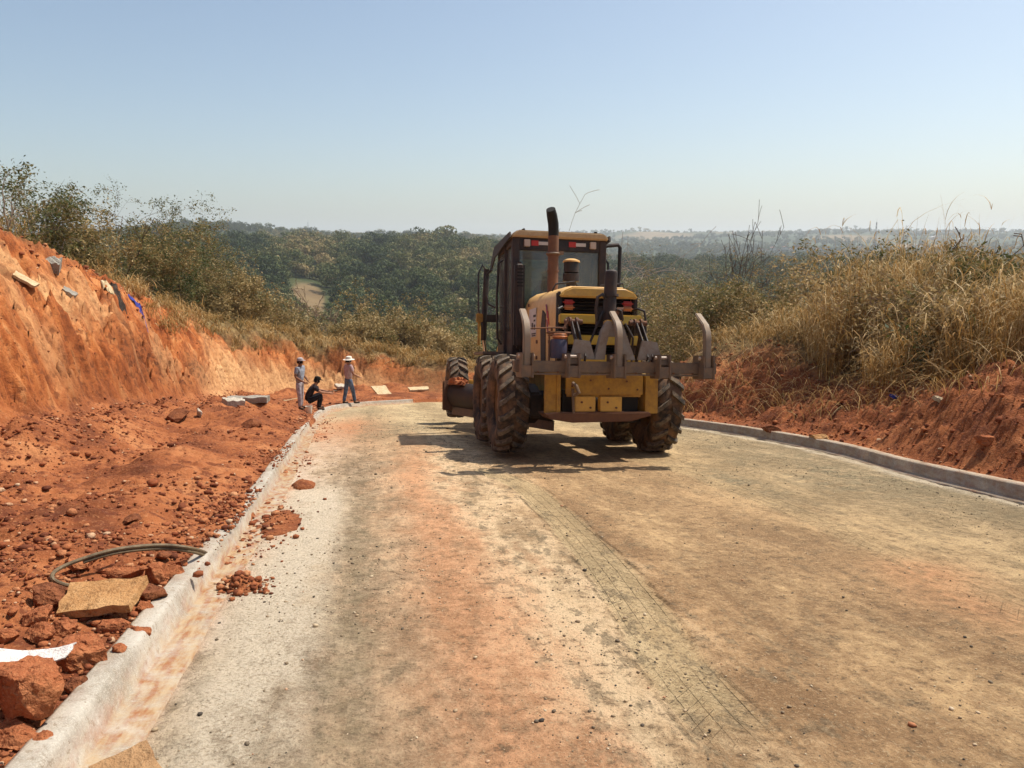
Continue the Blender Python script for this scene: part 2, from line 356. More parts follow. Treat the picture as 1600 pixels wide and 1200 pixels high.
# ------------------------------------------------------------------ ground: one sheet from the road to the horizon
def axis(parts):
    out = []
    for a, b, d in parts: out += list(np.arange(a, b-1e-6, d))
    return out
gx = list(-np.geomspace(10, 6000, 130)[::-1])+axis([(-9.9, -8, .08), (-8, -4.2, .034), (-4.2, -1.6, .045), (-1.6, -.5, .035), (-.5, 6.1, .30), (6.1, 11.0, .055), (11, 16, .12)])+list(np.geomspace(16, 7000, 130))
gy = list(-np.geomspace(1.0, 700, 40)[::-1])+axis([(-.9, 1.6, .20)])
y_ = 1.6
while y_ < 7500:
    gy.append(y_); y_ += max(.035, .0050*y_) if y_ < 40 else .022*y_-.6
gx = np.array(gx); gy = np.array(gy)
X, Y = np.meshgrid(gx, gy)
Z, inf = land(X, Y)
x, y, z = X.ravel(), Y.ravel(), Z.ravel()
r = np.hypot(x, y); th = np.degrees(np.arctan2(x, np.maximum(y, 1e-3)))
nz = fbm(x*.35, y*.35, 4, 71)
soil = np.where(inf['left'], ss(3.7, 2.9, inf['dd']+.8*nz), ss(3.0, 2.0, inf['dr']+.9*nz))
soil = np.where(inf['road'], 1, soil)*ss(44, 34, y+3*nz)*(1-ss(0, .25, inf['w']))
soil = np.where((y > 33) & inf['left'] & (inf['db'] > .0), soil*ss(1.8, .8, inf['db']+nz), soil)
grass = (1-soil)*ss(75, 45, r+12*nz)
fld = np.zeros_like(x)
def blob(tx, rr, st_, sr, k=1.0):
    return k*np.exp(-((th-tx)/st_)**2-((r-rr)/sr)**2)
nb = fbm(th*.4, r*.004, 4, 72)
fld += blob(-4.6, 330, 1.5, 55, 1.05)+blob(1.5, 600, 6, 45, 1.4)+blob(-3.5, 900, 2.2, 90, 1.5)
for a, b_, c_, d_ in [(24.2, 2150, 1.6, 130), (20.5, 2900, 2.6, 160), (27, 3100, 3, 120), (33, 2600, 2.5, 150), (38, 2300, 3, 170), (42, 1500, 2.5, 110), (16, 2500, 2, 200), (36, 1500, 1.6, 100)]:
    fld += blob(a, b_, c_, d_, 1.4)
fld = ss(.45, .75, fld+.35*nb)
face = ss(.25, .7, inf['dd'])*ss(3.4, 2.3, inf['dd']+.6*nz)*inf['left']*soil
pl = np.exp(-((inf['db']-1.65-.30*inf['big']-(-.09)*(inf['sb']-36))/.34)**2)*ss(25, 30, inf['sb'])*ss(43, 38, inf['sb'])*.8
pl += np.exp(-((inf['db']-.45-.2*nz)/.35)**2)*ss(46, 50, inf['sb'])*ss(62, 57, inf['sb'])*.9
pl += ss(.2, .5, nz+.3*inf['rill'])*ss(.4, .9, inf['dd'])*ss(2.8, 2.0, inf['dd'])*.45
zone = np.stack([soil, grass/(np.maximum(1-soil, 1e-3)), fld, np.ones_like(x)], 1)
me = nmesh('ground', np.stack([x, y, z], 1), grid_faces(len(gy), len(gx)),
           dict(zone=zone, pale=np.clip(pl*inf['left'], 0, 1), face=np.clip(face, 0, 1), dist=ss(500, 900, r), low_band=np.clip(np.exp(-((inf['dd']-.85-.25*inf['big'])/.55)**2)*ss(-.15, .25, fbm(inf['sb']*.45, inf['db']*.8, 3, 74)+.1)*inf['left'], 0, 1)), smooth=True)
tag(link(bpy.data.objects.new('ground', me), None, M['earth']), kind='structure')
GROUND_N = len(x)

# ------------------------------------------------------------------ road sheet
rx = np.array(axis([(-1.9, 7.3, .032), (7.3, 26, .25)])); ry = [1.0]
while ry[-1] < 34.5: ry.append(ry[-1]+max(.022, .0075*ry[-1]))
ry = np.array(list(np.arange(-7, 1.0, .25))+ry)
X, Y = np.meshgrid(rx, ry); Z = road_z(X, Y); x, y = X.ravel(), Y.ravel()
dl, _ = polydist(x, y, SEL); dr_, _ = polydist(x, y, SER); dr_ = -dr_
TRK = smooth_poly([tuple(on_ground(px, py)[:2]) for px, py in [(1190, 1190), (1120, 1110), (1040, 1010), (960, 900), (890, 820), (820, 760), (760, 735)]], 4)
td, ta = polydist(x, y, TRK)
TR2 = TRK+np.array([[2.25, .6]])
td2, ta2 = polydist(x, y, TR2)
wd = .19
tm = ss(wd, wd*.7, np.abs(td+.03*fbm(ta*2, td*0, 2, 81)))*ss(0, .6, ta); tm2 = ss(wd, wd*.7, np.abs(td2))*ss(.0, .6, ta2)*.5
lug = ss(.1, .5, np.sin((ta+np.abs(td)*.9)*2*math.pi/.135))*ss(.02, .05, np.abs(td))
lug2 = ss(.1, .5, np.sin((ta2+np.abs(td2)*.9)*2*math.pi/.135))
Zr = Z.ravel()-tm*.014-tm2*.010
g1 = fbm(x*.9, y*.45, 4, 83); g2 = fbm(x*2.5, y*1.6, 4, 84)
grey = np.exp(-(((x+.18)/.22)**2))*ss(9.5, 6, y)*.45
grey += np.exp(-(((x-.2-.2*g1)/.75)**2+((y-16.6)/2.6)**2))*1.3+np.exp(-(((x-5.6)/.9)**2+((y-7.6)/2.0)**2))*.7
grey += ss(4.2, 5.4, x+.8*g1)*ss(5, 7, y)*ss(.0, .4, g2+.1)*.5+np.exp(-(((x-4.1)/.25)**2+((y-8.0)/1.2)**2))*.9+np.exp(-(((x+.6)/1.2)**2+((y-25.5)/2.6)**2))*.9
red = np.exp(-(((x-.42-.12*g1)/.24)**2))*ss(12, 9, y)*.30+np.exp(-(((x-3.6)/.35)**2+((y-4.3)/.35)**2))*.55+np.exp(-(((x-3.35)/.35)**2+((y-3.6)/.5)**2))*.5
red += ss(.50, .05, -dl+.25*g2-.05)*(ss(4.2, 5.0, y)*ss(9.6, 8.6, y)*.95+ss(9, 12, y)*.6)*ss(-.3, .2, fbm(x*3, y*2, 3, 85))+np.exp(-(((x+.6)/.75)**2+((y-17.5)/5.5)**2))*.85*ss(.9, -.2, x)
red += np.exp(-((-dl-.10)/.06)**2)*.8*ss(9, 6, y)
sand = np.exp(-(((-dl-.50-.10*g1)/.26)**4))*ss(9.3, 7.6, y)*ss(-.5, .1, g2+.3)
sand = np.clip(sand+np.exp(-((-dr_-.16-.06*g2)/.11)**2)*ss(-.2, .3, g2+.35)*.8, 0, 1)*.85
keepv = (dl < .30) & (dr_ < .30)
F = grid_faces(len(ry), len(rx)); F = F[keepv[F].all(1)]
used = np.zeros(len(x), bool); used[F.ravel()] = True; idx = np.cumsum(used)-1
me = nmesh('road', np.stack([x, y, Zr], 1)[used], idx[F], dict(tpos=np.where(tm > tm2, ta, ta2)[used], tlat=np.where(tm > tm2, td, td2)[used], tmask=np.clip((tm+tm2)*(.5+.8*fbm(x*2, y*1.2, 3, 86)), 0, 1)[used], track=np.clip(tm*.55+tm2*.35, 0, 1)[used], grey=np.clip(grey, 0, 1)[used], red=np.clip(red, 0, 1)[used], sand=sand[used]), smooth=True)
tag(link(bpy.data.objects.new('road', me), None, M['road']), kind='structure')

# ------------------------------------------------------------------ cast kerbs
def kerb(name, P, side, y0, y1, label, prof, soilf, seed):
    pts = []
    for i in range(len(P)-1):
        n = max(2, int(np.linalg.norm(P[i+1]-P[i])/.06)); pts += [P[i]+(P[i+1]-P[i])*k/n for k in range(n)]
    pts = np.array([p for p in pts if y0 <= p[1] <= y1 and p[0] < 20])
    tg = np.gradient(pts, axis=0); tg /= np.linalg.norm(tg, axis=1)[:, None]
    nrm = np.stack([-tg[:, 1], tg[:, 0]], 1)*side
    s = np.cumsum(np.linalg.norm(np.gradient(pts, axis=0), axis=1))
    V = []; so_ = []
    for k, (o, h, a) in enumerate(prof):
        j = fbm(s*5, s*0+k*3.3, 4, seed)*a*.7+fbm(s*.4, s*0, 2, seed+5)*.02
        j2 = fbm(s*6, s*0+k*5.1, 4, seed+9)*a*.6
        q = pts+nrm*(o+j)[:, None]
        V.append(np.stack([q[:, 0], q[:, 1], plane_z(q[:, 0], q[:, 1])+h+j2], 1)); so_.append(soilf(k, s, pts))
    V = np.stack(V, 1); n, m = V.shape[:2]
    me = nmesh(name, V.reshape(-1, 3), grid_faces(n, m)[:, ::-1] if side > 0 else grid_faces(n, m), dict(soil=np.stack(so_, 1).ravel()))
    o = link(bpy.data.objects.new(name, me), None, M['kerb']); tag(o, label, kind='structure'); return o
kp = [(-.17, -.03, .003), (-.16, .010, .003), (-.015, .016, .003), (.0, .020, .003), (.030, .118, .004), (.036, .136, .005), (.046, .146, .004), (.058, .150, .004), (.125, .151, .005), (.140, .145, .006), (.145, .04, .006)]
kerb('kerb', SEL, 1, 1.2, 31.0, 'pale broken concrete kerb along the left road edge', kp, lambda k, s, p: np.full(len(s), [.9, 1, 1, .8, .15, .08, .06, .1, .3, .85, 1][k])+.35*ss(.1, .5, fbm(s*.7, s*0, 3, 91)), 91)
kp2 = [(-.10, -.03, .004), (-.09, .012, .005), (-.01, .02, .004), (.0, .03, .004), (.02, .15, .006), (.035, .165, .007), (.14, .168, .007), (.155, .14, .01)]
kerb('kerb', SER, -1, 2.5, 26.5, 'grey concrete kerb along the right road edge', kp2, lambda k, s, p: np.full(len(s), [.8, .7, .7, .6, .6, .5, .8, 1][k]), 97)
# ------------------------------------------------------------------ mesh builder for made things
class MB:
    def __init__(s): s.bm = bmesh.new()
    def box(s, c, d, rot=None, bev=0.0, seg=2):
        mt = Matrix.Translation(c) @ (Euler(rot).to_matrix().to_4x4() if rot is not None else Matrix()) @ Matrix.Diagonal((*d, 1))
        r = bmesh.ops.create_cube(s.bm, size=1.0, matrix=mt)
        if bev > 0:
            ed = list({e for v in r['verts'] for e in v.link_edges})
            bmesh.ops.bevel(s.bm, geom=ed, offset=bev, segments=seg, affect='EDGES', clamp_overlap=True)
        return s
    def bar(s, a, b, w, h, bev=0.0):
        a = Vector(a); b = Vector(b); d = b-a
        q = d.to_track_quat('Y', 'Z'); 
        mt = Matrix.Translation((a+b)/2) @ q.to_matrix().to_4x4() @ Matrix.Diagonal((w, d.length, h, 1))
        r = bmesh.ops.create_cube(s.bm, size=1.0, matrix=mt)
        if bev > 0:
            bmesh.ops.bevel(s.bm, geom=list({e for v in r['verts'] for e in v.link_edges}), offset=bev, segments=1, affect='EDGES', clamp_overlap=True)
        return s
    def cyl(s, a, b, r0, r1=None, n=20, cap=True):
        a = Vector(a); b = Vector(b); d = b-a; r1 = r0 if r1 is None else r1
        mt = Matrix.Translation((a+b)/2) @ d.to_track_quat('Z', 'Y').to_matrix().to_4x4()
        bmesh.ops.create_cone(s.bm, cap_ends=cap, segments=n, radius1=r0, radius2=r1, depth=d.length, matrix=mt)
        return s
    def tube(s, P, r, n=8, closed=False, cap=True):
        P = [Vector(p) for p in P]; m = len(P); R = r if hasattr(r, '__len__') else [r]*m
        rings = []; up = Vector((0, 0, 1)); prev = None
        for i in range(m):
            if closed: tn = (P[(i+1) % m]-P[i-1]).normalized()
            else: tn = (P[min(i+1, m-1)]-P[max(i-1, 0)]).normalized()
            if prev is None:
                x_ = tn.orthogonal().normalized()
            else:
                x_ = (prev-tn*prev.dot(tn))
                x_ = x_.normalized() if x_.length > 1e-6 else tn.orthogonal().normalized()
            prev = x_; y_ = tn.cross(x_)
            rings.append([s.bm.verts.new(P[i]+(x_*math.cos(2*math.pi*k/n)+y_*math.sin(2*math.pi*k/n))*R[i]) for k in range(n)])
        for i in range(m if closed else m-1):
            a = rings[i]; b = rings[(i+1) % m]
            for k in range(n): s.bm.faces.new((a[k], a[(k+1) % n], b[(k+1) % n], b[k]))
        if cap and not closed:
            s.bm.faces.new(rings[0][::-1]); s.bm.faces.new(rings[-1])
        return s
    def lathe(s, prof, n=32, mat=None, cap=True):
        """prof (radius, height) about local Z"""
        mat = mat or Matrix(); rings = []
        for rr, h in prof:
            rings.append([s.bm.verts.new(mat @ Vector((rr*math.cos(2*math.pi*k/n), rr*math.sin(2*math.pi*k/n), h))) for k in range(n)])
        for a, b in zip(rings[:-1], rings[1:]):
            for k in range(n): s.bm.faces.new((a[k], a[(k+1) % n], b[(k+1) % n], b[k]))
        if cap:
            if prof[0][0] > 1e-4: s.bm.faces.new(rings[0][::-1])
            if prof[-1][0] > 1e-4: s.bm.faces.new(rings[-1])
        return s
    def prism(s, poly, ax, t0, t1):
        """polygon in the plane normal to axis ax ('x': (y,z), 'y': (x,z), 'z': (x,y)) from t0 to t1"""
        def pt(p, t):
            return {'x': (t, p[0], p[1]), 'y': (p[0], t, p[1]), 'z': (p[0], p[1], t)}[ax]
        a = [s.bm.verts.new(pt(p, t0)) for p in poly]; b = [s.bm.verts.new(pt(p, t1)) for p in poly]
        n = len(poly); s.bm.faces.new(a[::-1]); s.bm.faces.new(b)
        for i in range(n): s.bm.faces.new((a[i], a[(i+1) % n], b[(i+1) % n], b[i]))
        return s
    def bevel(s, off, seg=2, ang=30):
        bmesh.ops.recalc_face_normals(s.bm, faces=s.bm.faces)
        ed = [e for e in s.bm.edges if len(e.link_faces) == 2 and e.calc_face_angle(0) > math.radians(ang)]
        bmesh.ops.bevel(s.bm, geom=ed, offset=off, segments=seg, affect='EDGES', clamp_overlap=True); return s
    def mesh(s, name, smooth=35):
        bmesh.ops.recalc_face_normals(s.bm, faces=s.bm.faces)
        me = bpy.data.meshes.new(name); s.bm.to_mesh(me); s.bm.free()
        if smooth:
            me.shade_smooth()
            try: me.set_sharp_from_angle(angle=math.radians(smooth))
            except Exception: pass
        return me
    def obj(s, name, mat, parent=None, smooth=35, loc=None, rot=None):
        o = bpy.data.objects.new(name, s.mesh(name, smooth)); link(o, parent, mat)
        if loc is not None: o.location = loc
        if rot is not None: o.rotation_euler = rot
        return o

# ------------------------------------------------------------------ motor grader
paint('grader_yellow', (.66, .41, .085), (.36, .19, .09), .5, .42)
paint('bar_yellow', (.72, .48, .07), (.40, .22, .08), .3, .42)
paint('grader_faded', (.72, .45, .165), (.44, .24, .12), .35, .5)
paint('frame_yellow_shaded', (.46, .27, .045), (.20, .105, .05), .8, .55, scale=5)  # beam's shade over the rear panels is put into this darker yellow, plus dirt
paint('worn_steel', (.135, .105, .08), (.27, .18, .11), .8, .6, .15, scale=9)
paint('shank_steel', (.22, .175, .13), (.32, .23, .15), .7, .6, .1, scale=9)
paint('grey_plate', (.27, .24, .20), (.20, .12, .07), .7, .6, .1)
paint('black_paint', (.018, .016, .016), (.11, .065, .04), .5, .5)
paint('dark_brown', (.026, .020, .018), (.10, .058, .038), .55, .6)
paint('rust', (.13, .065, .040), (.22, .11, .06), .7, .85)
paint('soot_black', (.008, .008, .008), (.02, .018, .016), .5, .8)
paint('chrome_rod', (.5, .5, .5), (.3, .2, .15), .2, .2, 1.0)
paint('rubber', (.035, .030, .027), (.24, .14, .08), .95, .85, scale=4, spec=.2)
paint('lug_rubber', (.055, .050, .045), (.30, .23, .155), .9, .85, scale=7, spec=.2)
paint('rim_dirt', (.20, .115, .05), (.17, .09, .05), .9, .8)
paint('red_lens', (.42, .025, .02), (.30, .12, .08), .4, .3)
paint('amber_lens', (.48, .17, .06), (.30, .14, .08), .4, .3)
paint('white_decal', (.62, .60, .56), (.42, .30, .22), .4, .6)
paint('red_decal', (.50, .03, .025), (.3, .1, .06), .3, .5)
paint('purple_decal', (.30, .05, .14), (.3, .1, .06), .3, .5)
paint('black_ink', (.02, .02, .02), (.1, .07, .05), .3, .6)
paint('lamp_face', (.52, .42, .33), (.3, .2, .14), .3, .4)
paint('seat_cloth', (.07, .025, .02), (.1, .06, .04), .3, .9)
paint('blue_plastic', (.05, .055, .10), (.2, .1, .06), .4, .5)
paint('soil_heap', (.42, .16, .07), (.22, .07, .03), .9, .95, spec=.1)
g = MT('cab_glass', .06, (.03, .05, .045), 0, .5); g.b.inputs['Alpha'].default_value = 1
tr = g.n('ShaderNodeBsdfTransparent'); tr.inputs[0].default_value = (.68, .78, .72, 1)
df = g.n('ShaderNodeBsdfDiffuse'); df.inputs[0].default_value = (.42, .46, .41, 1)
mx = g.n('ShaderNodeMixShader'); mx2 = g.n('ShaderNodeMixShader'); fr = g.n('ShaderNodeFresnel'); fr.inputs[0].default_value = 1.5
dn = g.ramp(g.noise(g.co('Object'), 2.6, 5, .6), [(.35, .16), (.65, .36)])
g.lk(dn, mx.inputs[0]); g.lk(tr.outputs[0], mx.inputs[1]); g.lk(df.outputs[0], mx.inputs[2])
gl = g.n('ShaderNodeBsdfGlossy'); gl.inputs['Roughness'].default_value = .05
g.lk(fr.outputs[0], mx2.inputs[0]); g.lk(mx.outputs[0], mx2.inputs[1]); g.lk(gl.outputs[0], mx2.inputs[2]); g.lk(mx2.outputs[0], g.out.inputs[0])
M['glass'] = g.m

GX, GY = 3.0, 10.85
gz_ = float(plane_z(np.array([GX]), np.array([GY]))[0])+0.02
GR = empty('motor_grader', (GX, GY, gz_), (-math.atan(KS+.005), math.atan(KC)+math.radians(.9), 0))
GR.scale = (1.04, 1.04, 1.04)
tag(GR, 'dusty yellow motor grader with raised rear ripper and dark cab, driving down the dirt road', 'grader')

def tyre_mesh(R=.70, W=.42):
    mb = MB(); w = W/2; rr = R-.035
    rr = R-.05
    prof = [(.33, -w*.62), (.36, -w*.80), (.46, -w*.98), (.56, -w*1.0), (rr-.05, -w*.93), (rr-.01, -w*.80), (rr, -w*.45), (rr+.003, 0), (rr, w*.45), (rr-.01, w*.80), (rr-.05, w*.93), (.56, w*1.0), (.46, w*.98), (.36, w*.80), (.33, w*.62)]
    mt = Matrix.Rotation(math.pi/2, 4, 'Y')
    mb.lathe(prof, 48, mt, cap=False)
    return mb.mesh('tyre', 60)
def lug_mesh(R=.70, W=.42, n=19):
    mb = MB(); w = W/2
    for sd in (-1, 1):
        for k in range(n):
            a0 = 2*math.pi*(k+(.5 if sd > 0 else 0))/n
            path = [(.012, 0, R-.07, R), (.075, .07, R-.07, R), (w*.70, .155, R-.07, R-.006), (w*.96, .205, R-.075, R-.03), (w*1.01, .215, R-.12, R-.085)]
            hw = .060; ring = []
            for (xx, da, r_in, r_out) in path:
                def P(dang, rad): 
                    a = a0-da+dang
                    return mb.bm.verts.new((sd*xx, rad*math.sin(a), rad*math.cos(a)))
                ring.append([P(-hw, r_in), P(-hw*.78, r_out), P(hw*.78, r_out), P(hw, r_in)])
            for a, b in zip(ring[:-1], ring[1:]):
                for q in range(3): mb.bm.faces.new((a[q], a[q+1], b[q+1], b[q]))
            mb.bm.faces.new(ring[0]); mb.bm.faces.new(ring[-1][::-1])
    return mb.mesh('tread_lugs', 25)
def rim_mesh():
    mb = MB(); mt = Matrix.Rotation(math.pi/2, 4, 'Y')
    mb.lathe([(.345, -.15), (.36, -.13), (.31, -.10), (.30, .02), (.31, .10), (.36, .13), (.345, .15)], 32, mt, cap=False)
    mb.lathe([(.305, .0), (.16, .03), (.15, .07), (.0, .075)], 32, mt, cap=False)
    mb.lathe([(.305, -.02), (.16, -.05), (.0, -.05)], 32, mt, cap=False)
    for k in range(10):
        a = 2*math.pi*k/10; mb.cyl((.02, .215*math.sin(a), .215*math.cos(a)), (.045, .215*math.sin(a), .215*math.cos(a)), .016, n=6)
    return mb.mesh('rim')
TY, LU, RI = tyre_mesh(), lug_mesh(), rim_mesh()
hubm = MB().cyl((-.12, 0, 0), (.10, 0, 0), .13, n=18).cyl((.10, 0, 0), (.13, 0, 0), .09, n=18).mesh('wheel')
def wheel(x, y, sd, rot, lean=0.0, toe=0.0):
    o = link(bpy.data.objects.new('wheel', hubm), GR)
    if not hubm.materials: hubm.materials.append(M['rim_dirt'])
    o.location = (x, y, .70); o.rotation_euler = (rot, lean, toe+(0 if sd > 0 else math.pi))
    for nm, me, mt in (('tyre', TY, M['rubber']), ('tread_lugs', LU, M['lug_rubber']), ('rim', RI, M['rim_dirt'])):
        if not me.materials: me.materials.append(mt)
        q_ = link(bpy.data.objects.new(nm, me), o)
        if nm == 'tread_lugs' and sd < 0: q_.rotation_euler = (0, 0, math.pi)
for i, (x_, y_, sd) in enumerate([(-1.10, 0, -1), (1.10, 0, 1), (-1.10, 1.55, -1), (1.10, 1.55, 1)]): wheel(x_, y_, sd, .13*i)
for sd in (-1, 1): wheel(sd*1.05, 7.0, sd, .2*sd)

def part(name, mb, mat, parent=GR, smooth=35): return mb.obj(name, M[mat], parent, smooth)
# tandem cases, axle, frame
for sd in (-1, 1):
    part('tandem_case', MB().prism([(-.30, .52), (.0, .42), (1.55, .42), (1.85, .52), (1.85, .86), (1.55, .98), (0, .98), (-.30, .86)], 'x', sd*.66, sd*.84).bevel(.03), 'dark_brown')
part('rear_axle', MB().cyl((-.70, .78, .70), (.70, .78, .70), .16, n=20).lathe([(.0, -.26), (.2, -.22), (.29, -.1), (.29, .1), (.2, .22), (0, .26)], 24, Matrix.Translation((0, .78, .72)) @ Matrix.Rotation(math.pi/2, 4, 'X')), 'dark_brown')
part('engine_frame', MB().box((-.36, .6, .98), (.10, 2.6, .26), bev=.012).box((.36, .6, .98), (.10, 2.6, .26), bev=.012).box((0, -.1, .92), (.72, .12, .24)).box((0, 1.8, 1.0), (.8, .3, .3), bev=.02), 'frame_yellow_shaded')
nk = [(0, 1.9, 1.25), (0, 3.2, 1.55), (0, 4.2, 2.15), (0, 5.2, 2.2), (0, 6.4, 1.7), (0, 7.25, 1.15)]
mb = MB()
for a, b in zip(nk[:-1], nk[1:]): mb.bar(a, b, .28, .34, .02)
part('gooseneck_frame', mb, 'grader_yellow')
part('front_axle', MB().box((0, 7.0, .78), (1.75, .22, .20), bev=.03).box((0, 7.05, 1.0), (.34, .3, .4), bev=.03), 'grader_yellow')
# moldboard, drawn askew below the neck
A_ = Vector((-1.30, 5.45, 0)); B_ = Vector((.20, 2.55, 0)); dv = (B_-A_).normalized(); nv = Vector((dv.y, -dv.x, 0))
if nv.y > 0: nv = -nv
mb = MB(); ringA = []; ringB = []
for k in range(9):
    a = math.radians(-52+104*k/8); off = .42*math.cos(a)-.26; zz = .60+.42*math.sin(a)*.78
    ringA.append((off, zz))
for rset, base in ((ringA, A_), (ringA, B_)): pass
outer = [(o, z_) for o, z_ in ringA]; inner = [(o-.03, z_) for o, z_ in ringA][::-1]
poly = outer+inner
va = [mb.bm.verts.new(A_+nv*o+Vector((0, 0, z_))) for o, z_ in poly]; vb = [mb.bm.verts.new(B_+nv*o+Vector((0, 0, z_-.10))) for o, z_ in poly]
n_ = len(poly); mb.bm.faces.new(va); mb.bm.faces.new(vb[::-1])
for i in range(n_): mb.bm.faces.new((va[i], vb[i], vb[(i+1) % n_], va[(i+1) % n_]))
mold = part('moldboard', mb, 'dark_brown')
part('cutting_edge', MB().bar(A_+nv*.0+Vector((0, 0, .26)), B_+nv*.0+Vector((0, 0, .16)), .03, .16), 'worn_steel', mold)
part('end_bit', MB().box(tuple(A_+nv*.08+Vector((-.02, .0, .58))), (.05, .30, .62), rot=(0, 0, math.atan2(nv.x, -nv.y)), bev=.02), 'rust', mold)
mb = MB()
bmesh.ops.create_icosphere(mb.bm, subdivisions=4, radius=1.0)
for v_ in mb.bm.verts:
    nn = 1+.25*math.sin(v_.co.x*7+v_.co.y*5)+.12*math.sin(v_.co.y*17+v_.co.z*13)
    v_.co = A_+dv*(.27+v_.co.x*.26*nn)+nv*(.06+v_.co.y*.13*nn)+Vector((0, 0, .84+max(v_.co.z, -.2)*.11*nn))
part('soil_heap', mb, 'soil_heap', mold)
part('circle_drawbar', MB().lathe([(.62, .0), (.72, .0), (.72, .10), (.62, .10), (.62, 0)], 36, Matrix.Translation((-.2, 4.0, .98)), cap=False).bar((-.35, 4.3, 1.02), (0, 6.7, 1.05), .16, .18).bar((.2, 4.3, 1.02), (0, 6.7, 1.05), .16, .18), 'frame_yellow_shaded')
for sd in (-1, 1):
    lc = part('lift_cylinder', MB().cyl((sd*.90, 3.78, 1.75), (sd*.86, 3.75, 3.05), .055, n=16).cyl((sd*.90, 3.78, 1.70), (sd*.90, 3.78, 1.98), .058, n=16).box((sd*.74, 3.78, 2.12), (.40, .10, .14), bev=.01), 'black_paint')
    part('piston_rod', MB().cyl((sd*.90, 3.78, 1.75), (sd*.78, 3.9, 1.02), .032, n=12), 'chrome_rod', lc)
    part('hose', MB().tube([(sd*.86, 3.75, 3.02), (sd*.95, 3.70, 3.12), (sd*1.03, 3.66, 2.95), (sd*1.02, 3.65, 2.3), (sd*.95, 3.68, 1.95)], .018, 6), 'black_paint', lc)
    part('valve_block', MB().box((sd*1.0, 3.66, 2.12), (.12, .10, .16), bev=.012).cyl((sd*1.0, 3.66, 1.6), (sd*1.0, 3.66, 2.05), .03, n=8), 'frame_yellow_shaded', lc)
# platform and steps beside the cab
for sd in (-1, 1):
    part('step_platform', MB().box((sd*.98, 2.6, 1.44), (.36, 1.1, .05), bev=.008).box((sd*.98, 2.3, 1.15), (.28, .05, .55)).box((sd*1.0, 2.15, .93), (.34, .22, .04)), 'worn_steel')
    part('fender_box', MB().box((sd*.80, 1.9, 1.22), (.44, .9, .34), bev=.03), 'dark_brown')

# ---- cab
cab = empty('cab', (.06, 0, 0), parent=GR)
cy0, cy1, cw, cz0, cz1 = 1.70, 3.30, .80, 1.42, 3.42
part('cab_floor', MB().box((0, 2.5, 1.40), (1.50, 1.58, .12), bev=.02).box((0, cy0+.03, 1.65), (1.46, .06, .50), bev=.01).box((-.74, 2.5, 1.65), (.06, 1.5, .45)).box((.74, 2.5, 1.65), (.06, 1.5, .45)), 'black_paint', cab)
def post(name, a, b, w, d): part(name, MB().bar(a, b, w, d, .012), 'dark_brown', cab)
for sd in (-1, 1):
    post('rear_post', (sd*.73, cy0+.06, 1.40), (sd*.74, cy0+.06, 3.34), .14, .12)
    post('centre_post', (sd*.78, 2.35, 1.40), (sd*.77, 2.40, 3.32), .08, .07)
    post('front_post', (sd*.66, 3.28, 1.40), (sd*.74, 3.22, 3.32), .09, .09)
    part('side_rail', MB().bar((sd*.755, cy0+.05, 3.29), (sd*.745, 3.28, 3.27), .09, .12, .01), 'dark_brown', cab)
part('rear_header', MB().box((0, cy0+.06, 3.25), (1.40, .10, .22), bev=.015), 'black_paint', cab)
part('front_header', MB().box((0, 3.25, 3.26), (1.40, .10, .14), bev=.015), 'black_paint', cab)
mb = MB().prism([(-.83, 3.34), (-.80, 3.40), (-.72, 3.455), (.72, 3.455), (.80, 3.40), (.83, 3.34)], 'y', cy0-.06, 3.46).bevel(.022, 3)
paint('roof_tan', (.50, .36, .19), (.32, .20, .11), .6, .6); part('roof', mb, 'roof_tan', cab)
part('roof_side_visor', MB().prism([(cy0-.05, 3.33), (cy0-.02, 3.42), (3.3, 3.40), (3.75, 3.05), (3.72, 2.98), (3.2, 3.20)], 'x', -.86, -.835), 'dark_brown', cab)
part('roof_side_visor', MB().prism([(cy0-.05, 3.33), (cy0-.02, 3.42), (3.3, 3.40), (3.5, 3.2), (3.2, 3.20)], 'x', .835, .86), 'dark_brown', cab)
for sd in (-1, 1):
    part('roof_bolt', MB().cyl((sd*.62+(.02 if sd < 0 else 0), cy0+.05, 3.45), (sd*.62, cy0+.05, 3.49), .028, n=10), 'soot_black', cab)
    part('work_lamp', MB().box((sd*.56, cy0-.012, 3.25), (.10, .06, .115), bev=.006), 'lamp_face', cab)
    part('reflector_red', MB().box((-.425 if sd < 0 else .21, cy0-.002, 3.255), (.12, .012, .085)), 'red_decal', cab)
part('reflector_white', MB().box((-.28, cy0-.002, 3.255), (.17, .0121, .055)), 'white_decal', cab)
part('reflector_white', MB().box((.355, cy0-.002, 3.255), (.17, .0121, .055)), 'white_decal', cab)
part('rear_window', MB().box((0, cy0+.05, 2.52), (1.34, .010, 1.24)), 'glass', cab)
part('front_window', MB().box((0, 3.24, 2.45), (1.32, .010, 1.46)), 'glass', cab)
for sd in (-1, 1):
    part('side_window', MB().box((sd*.765, 2.06, 2.52), (.010, .56, 1.42)), 'glass', cab)
    part('door_window', MB().box((sd*.765, 2.80, 2.40), (.010, .80, 1.60)), 'glass', cab)
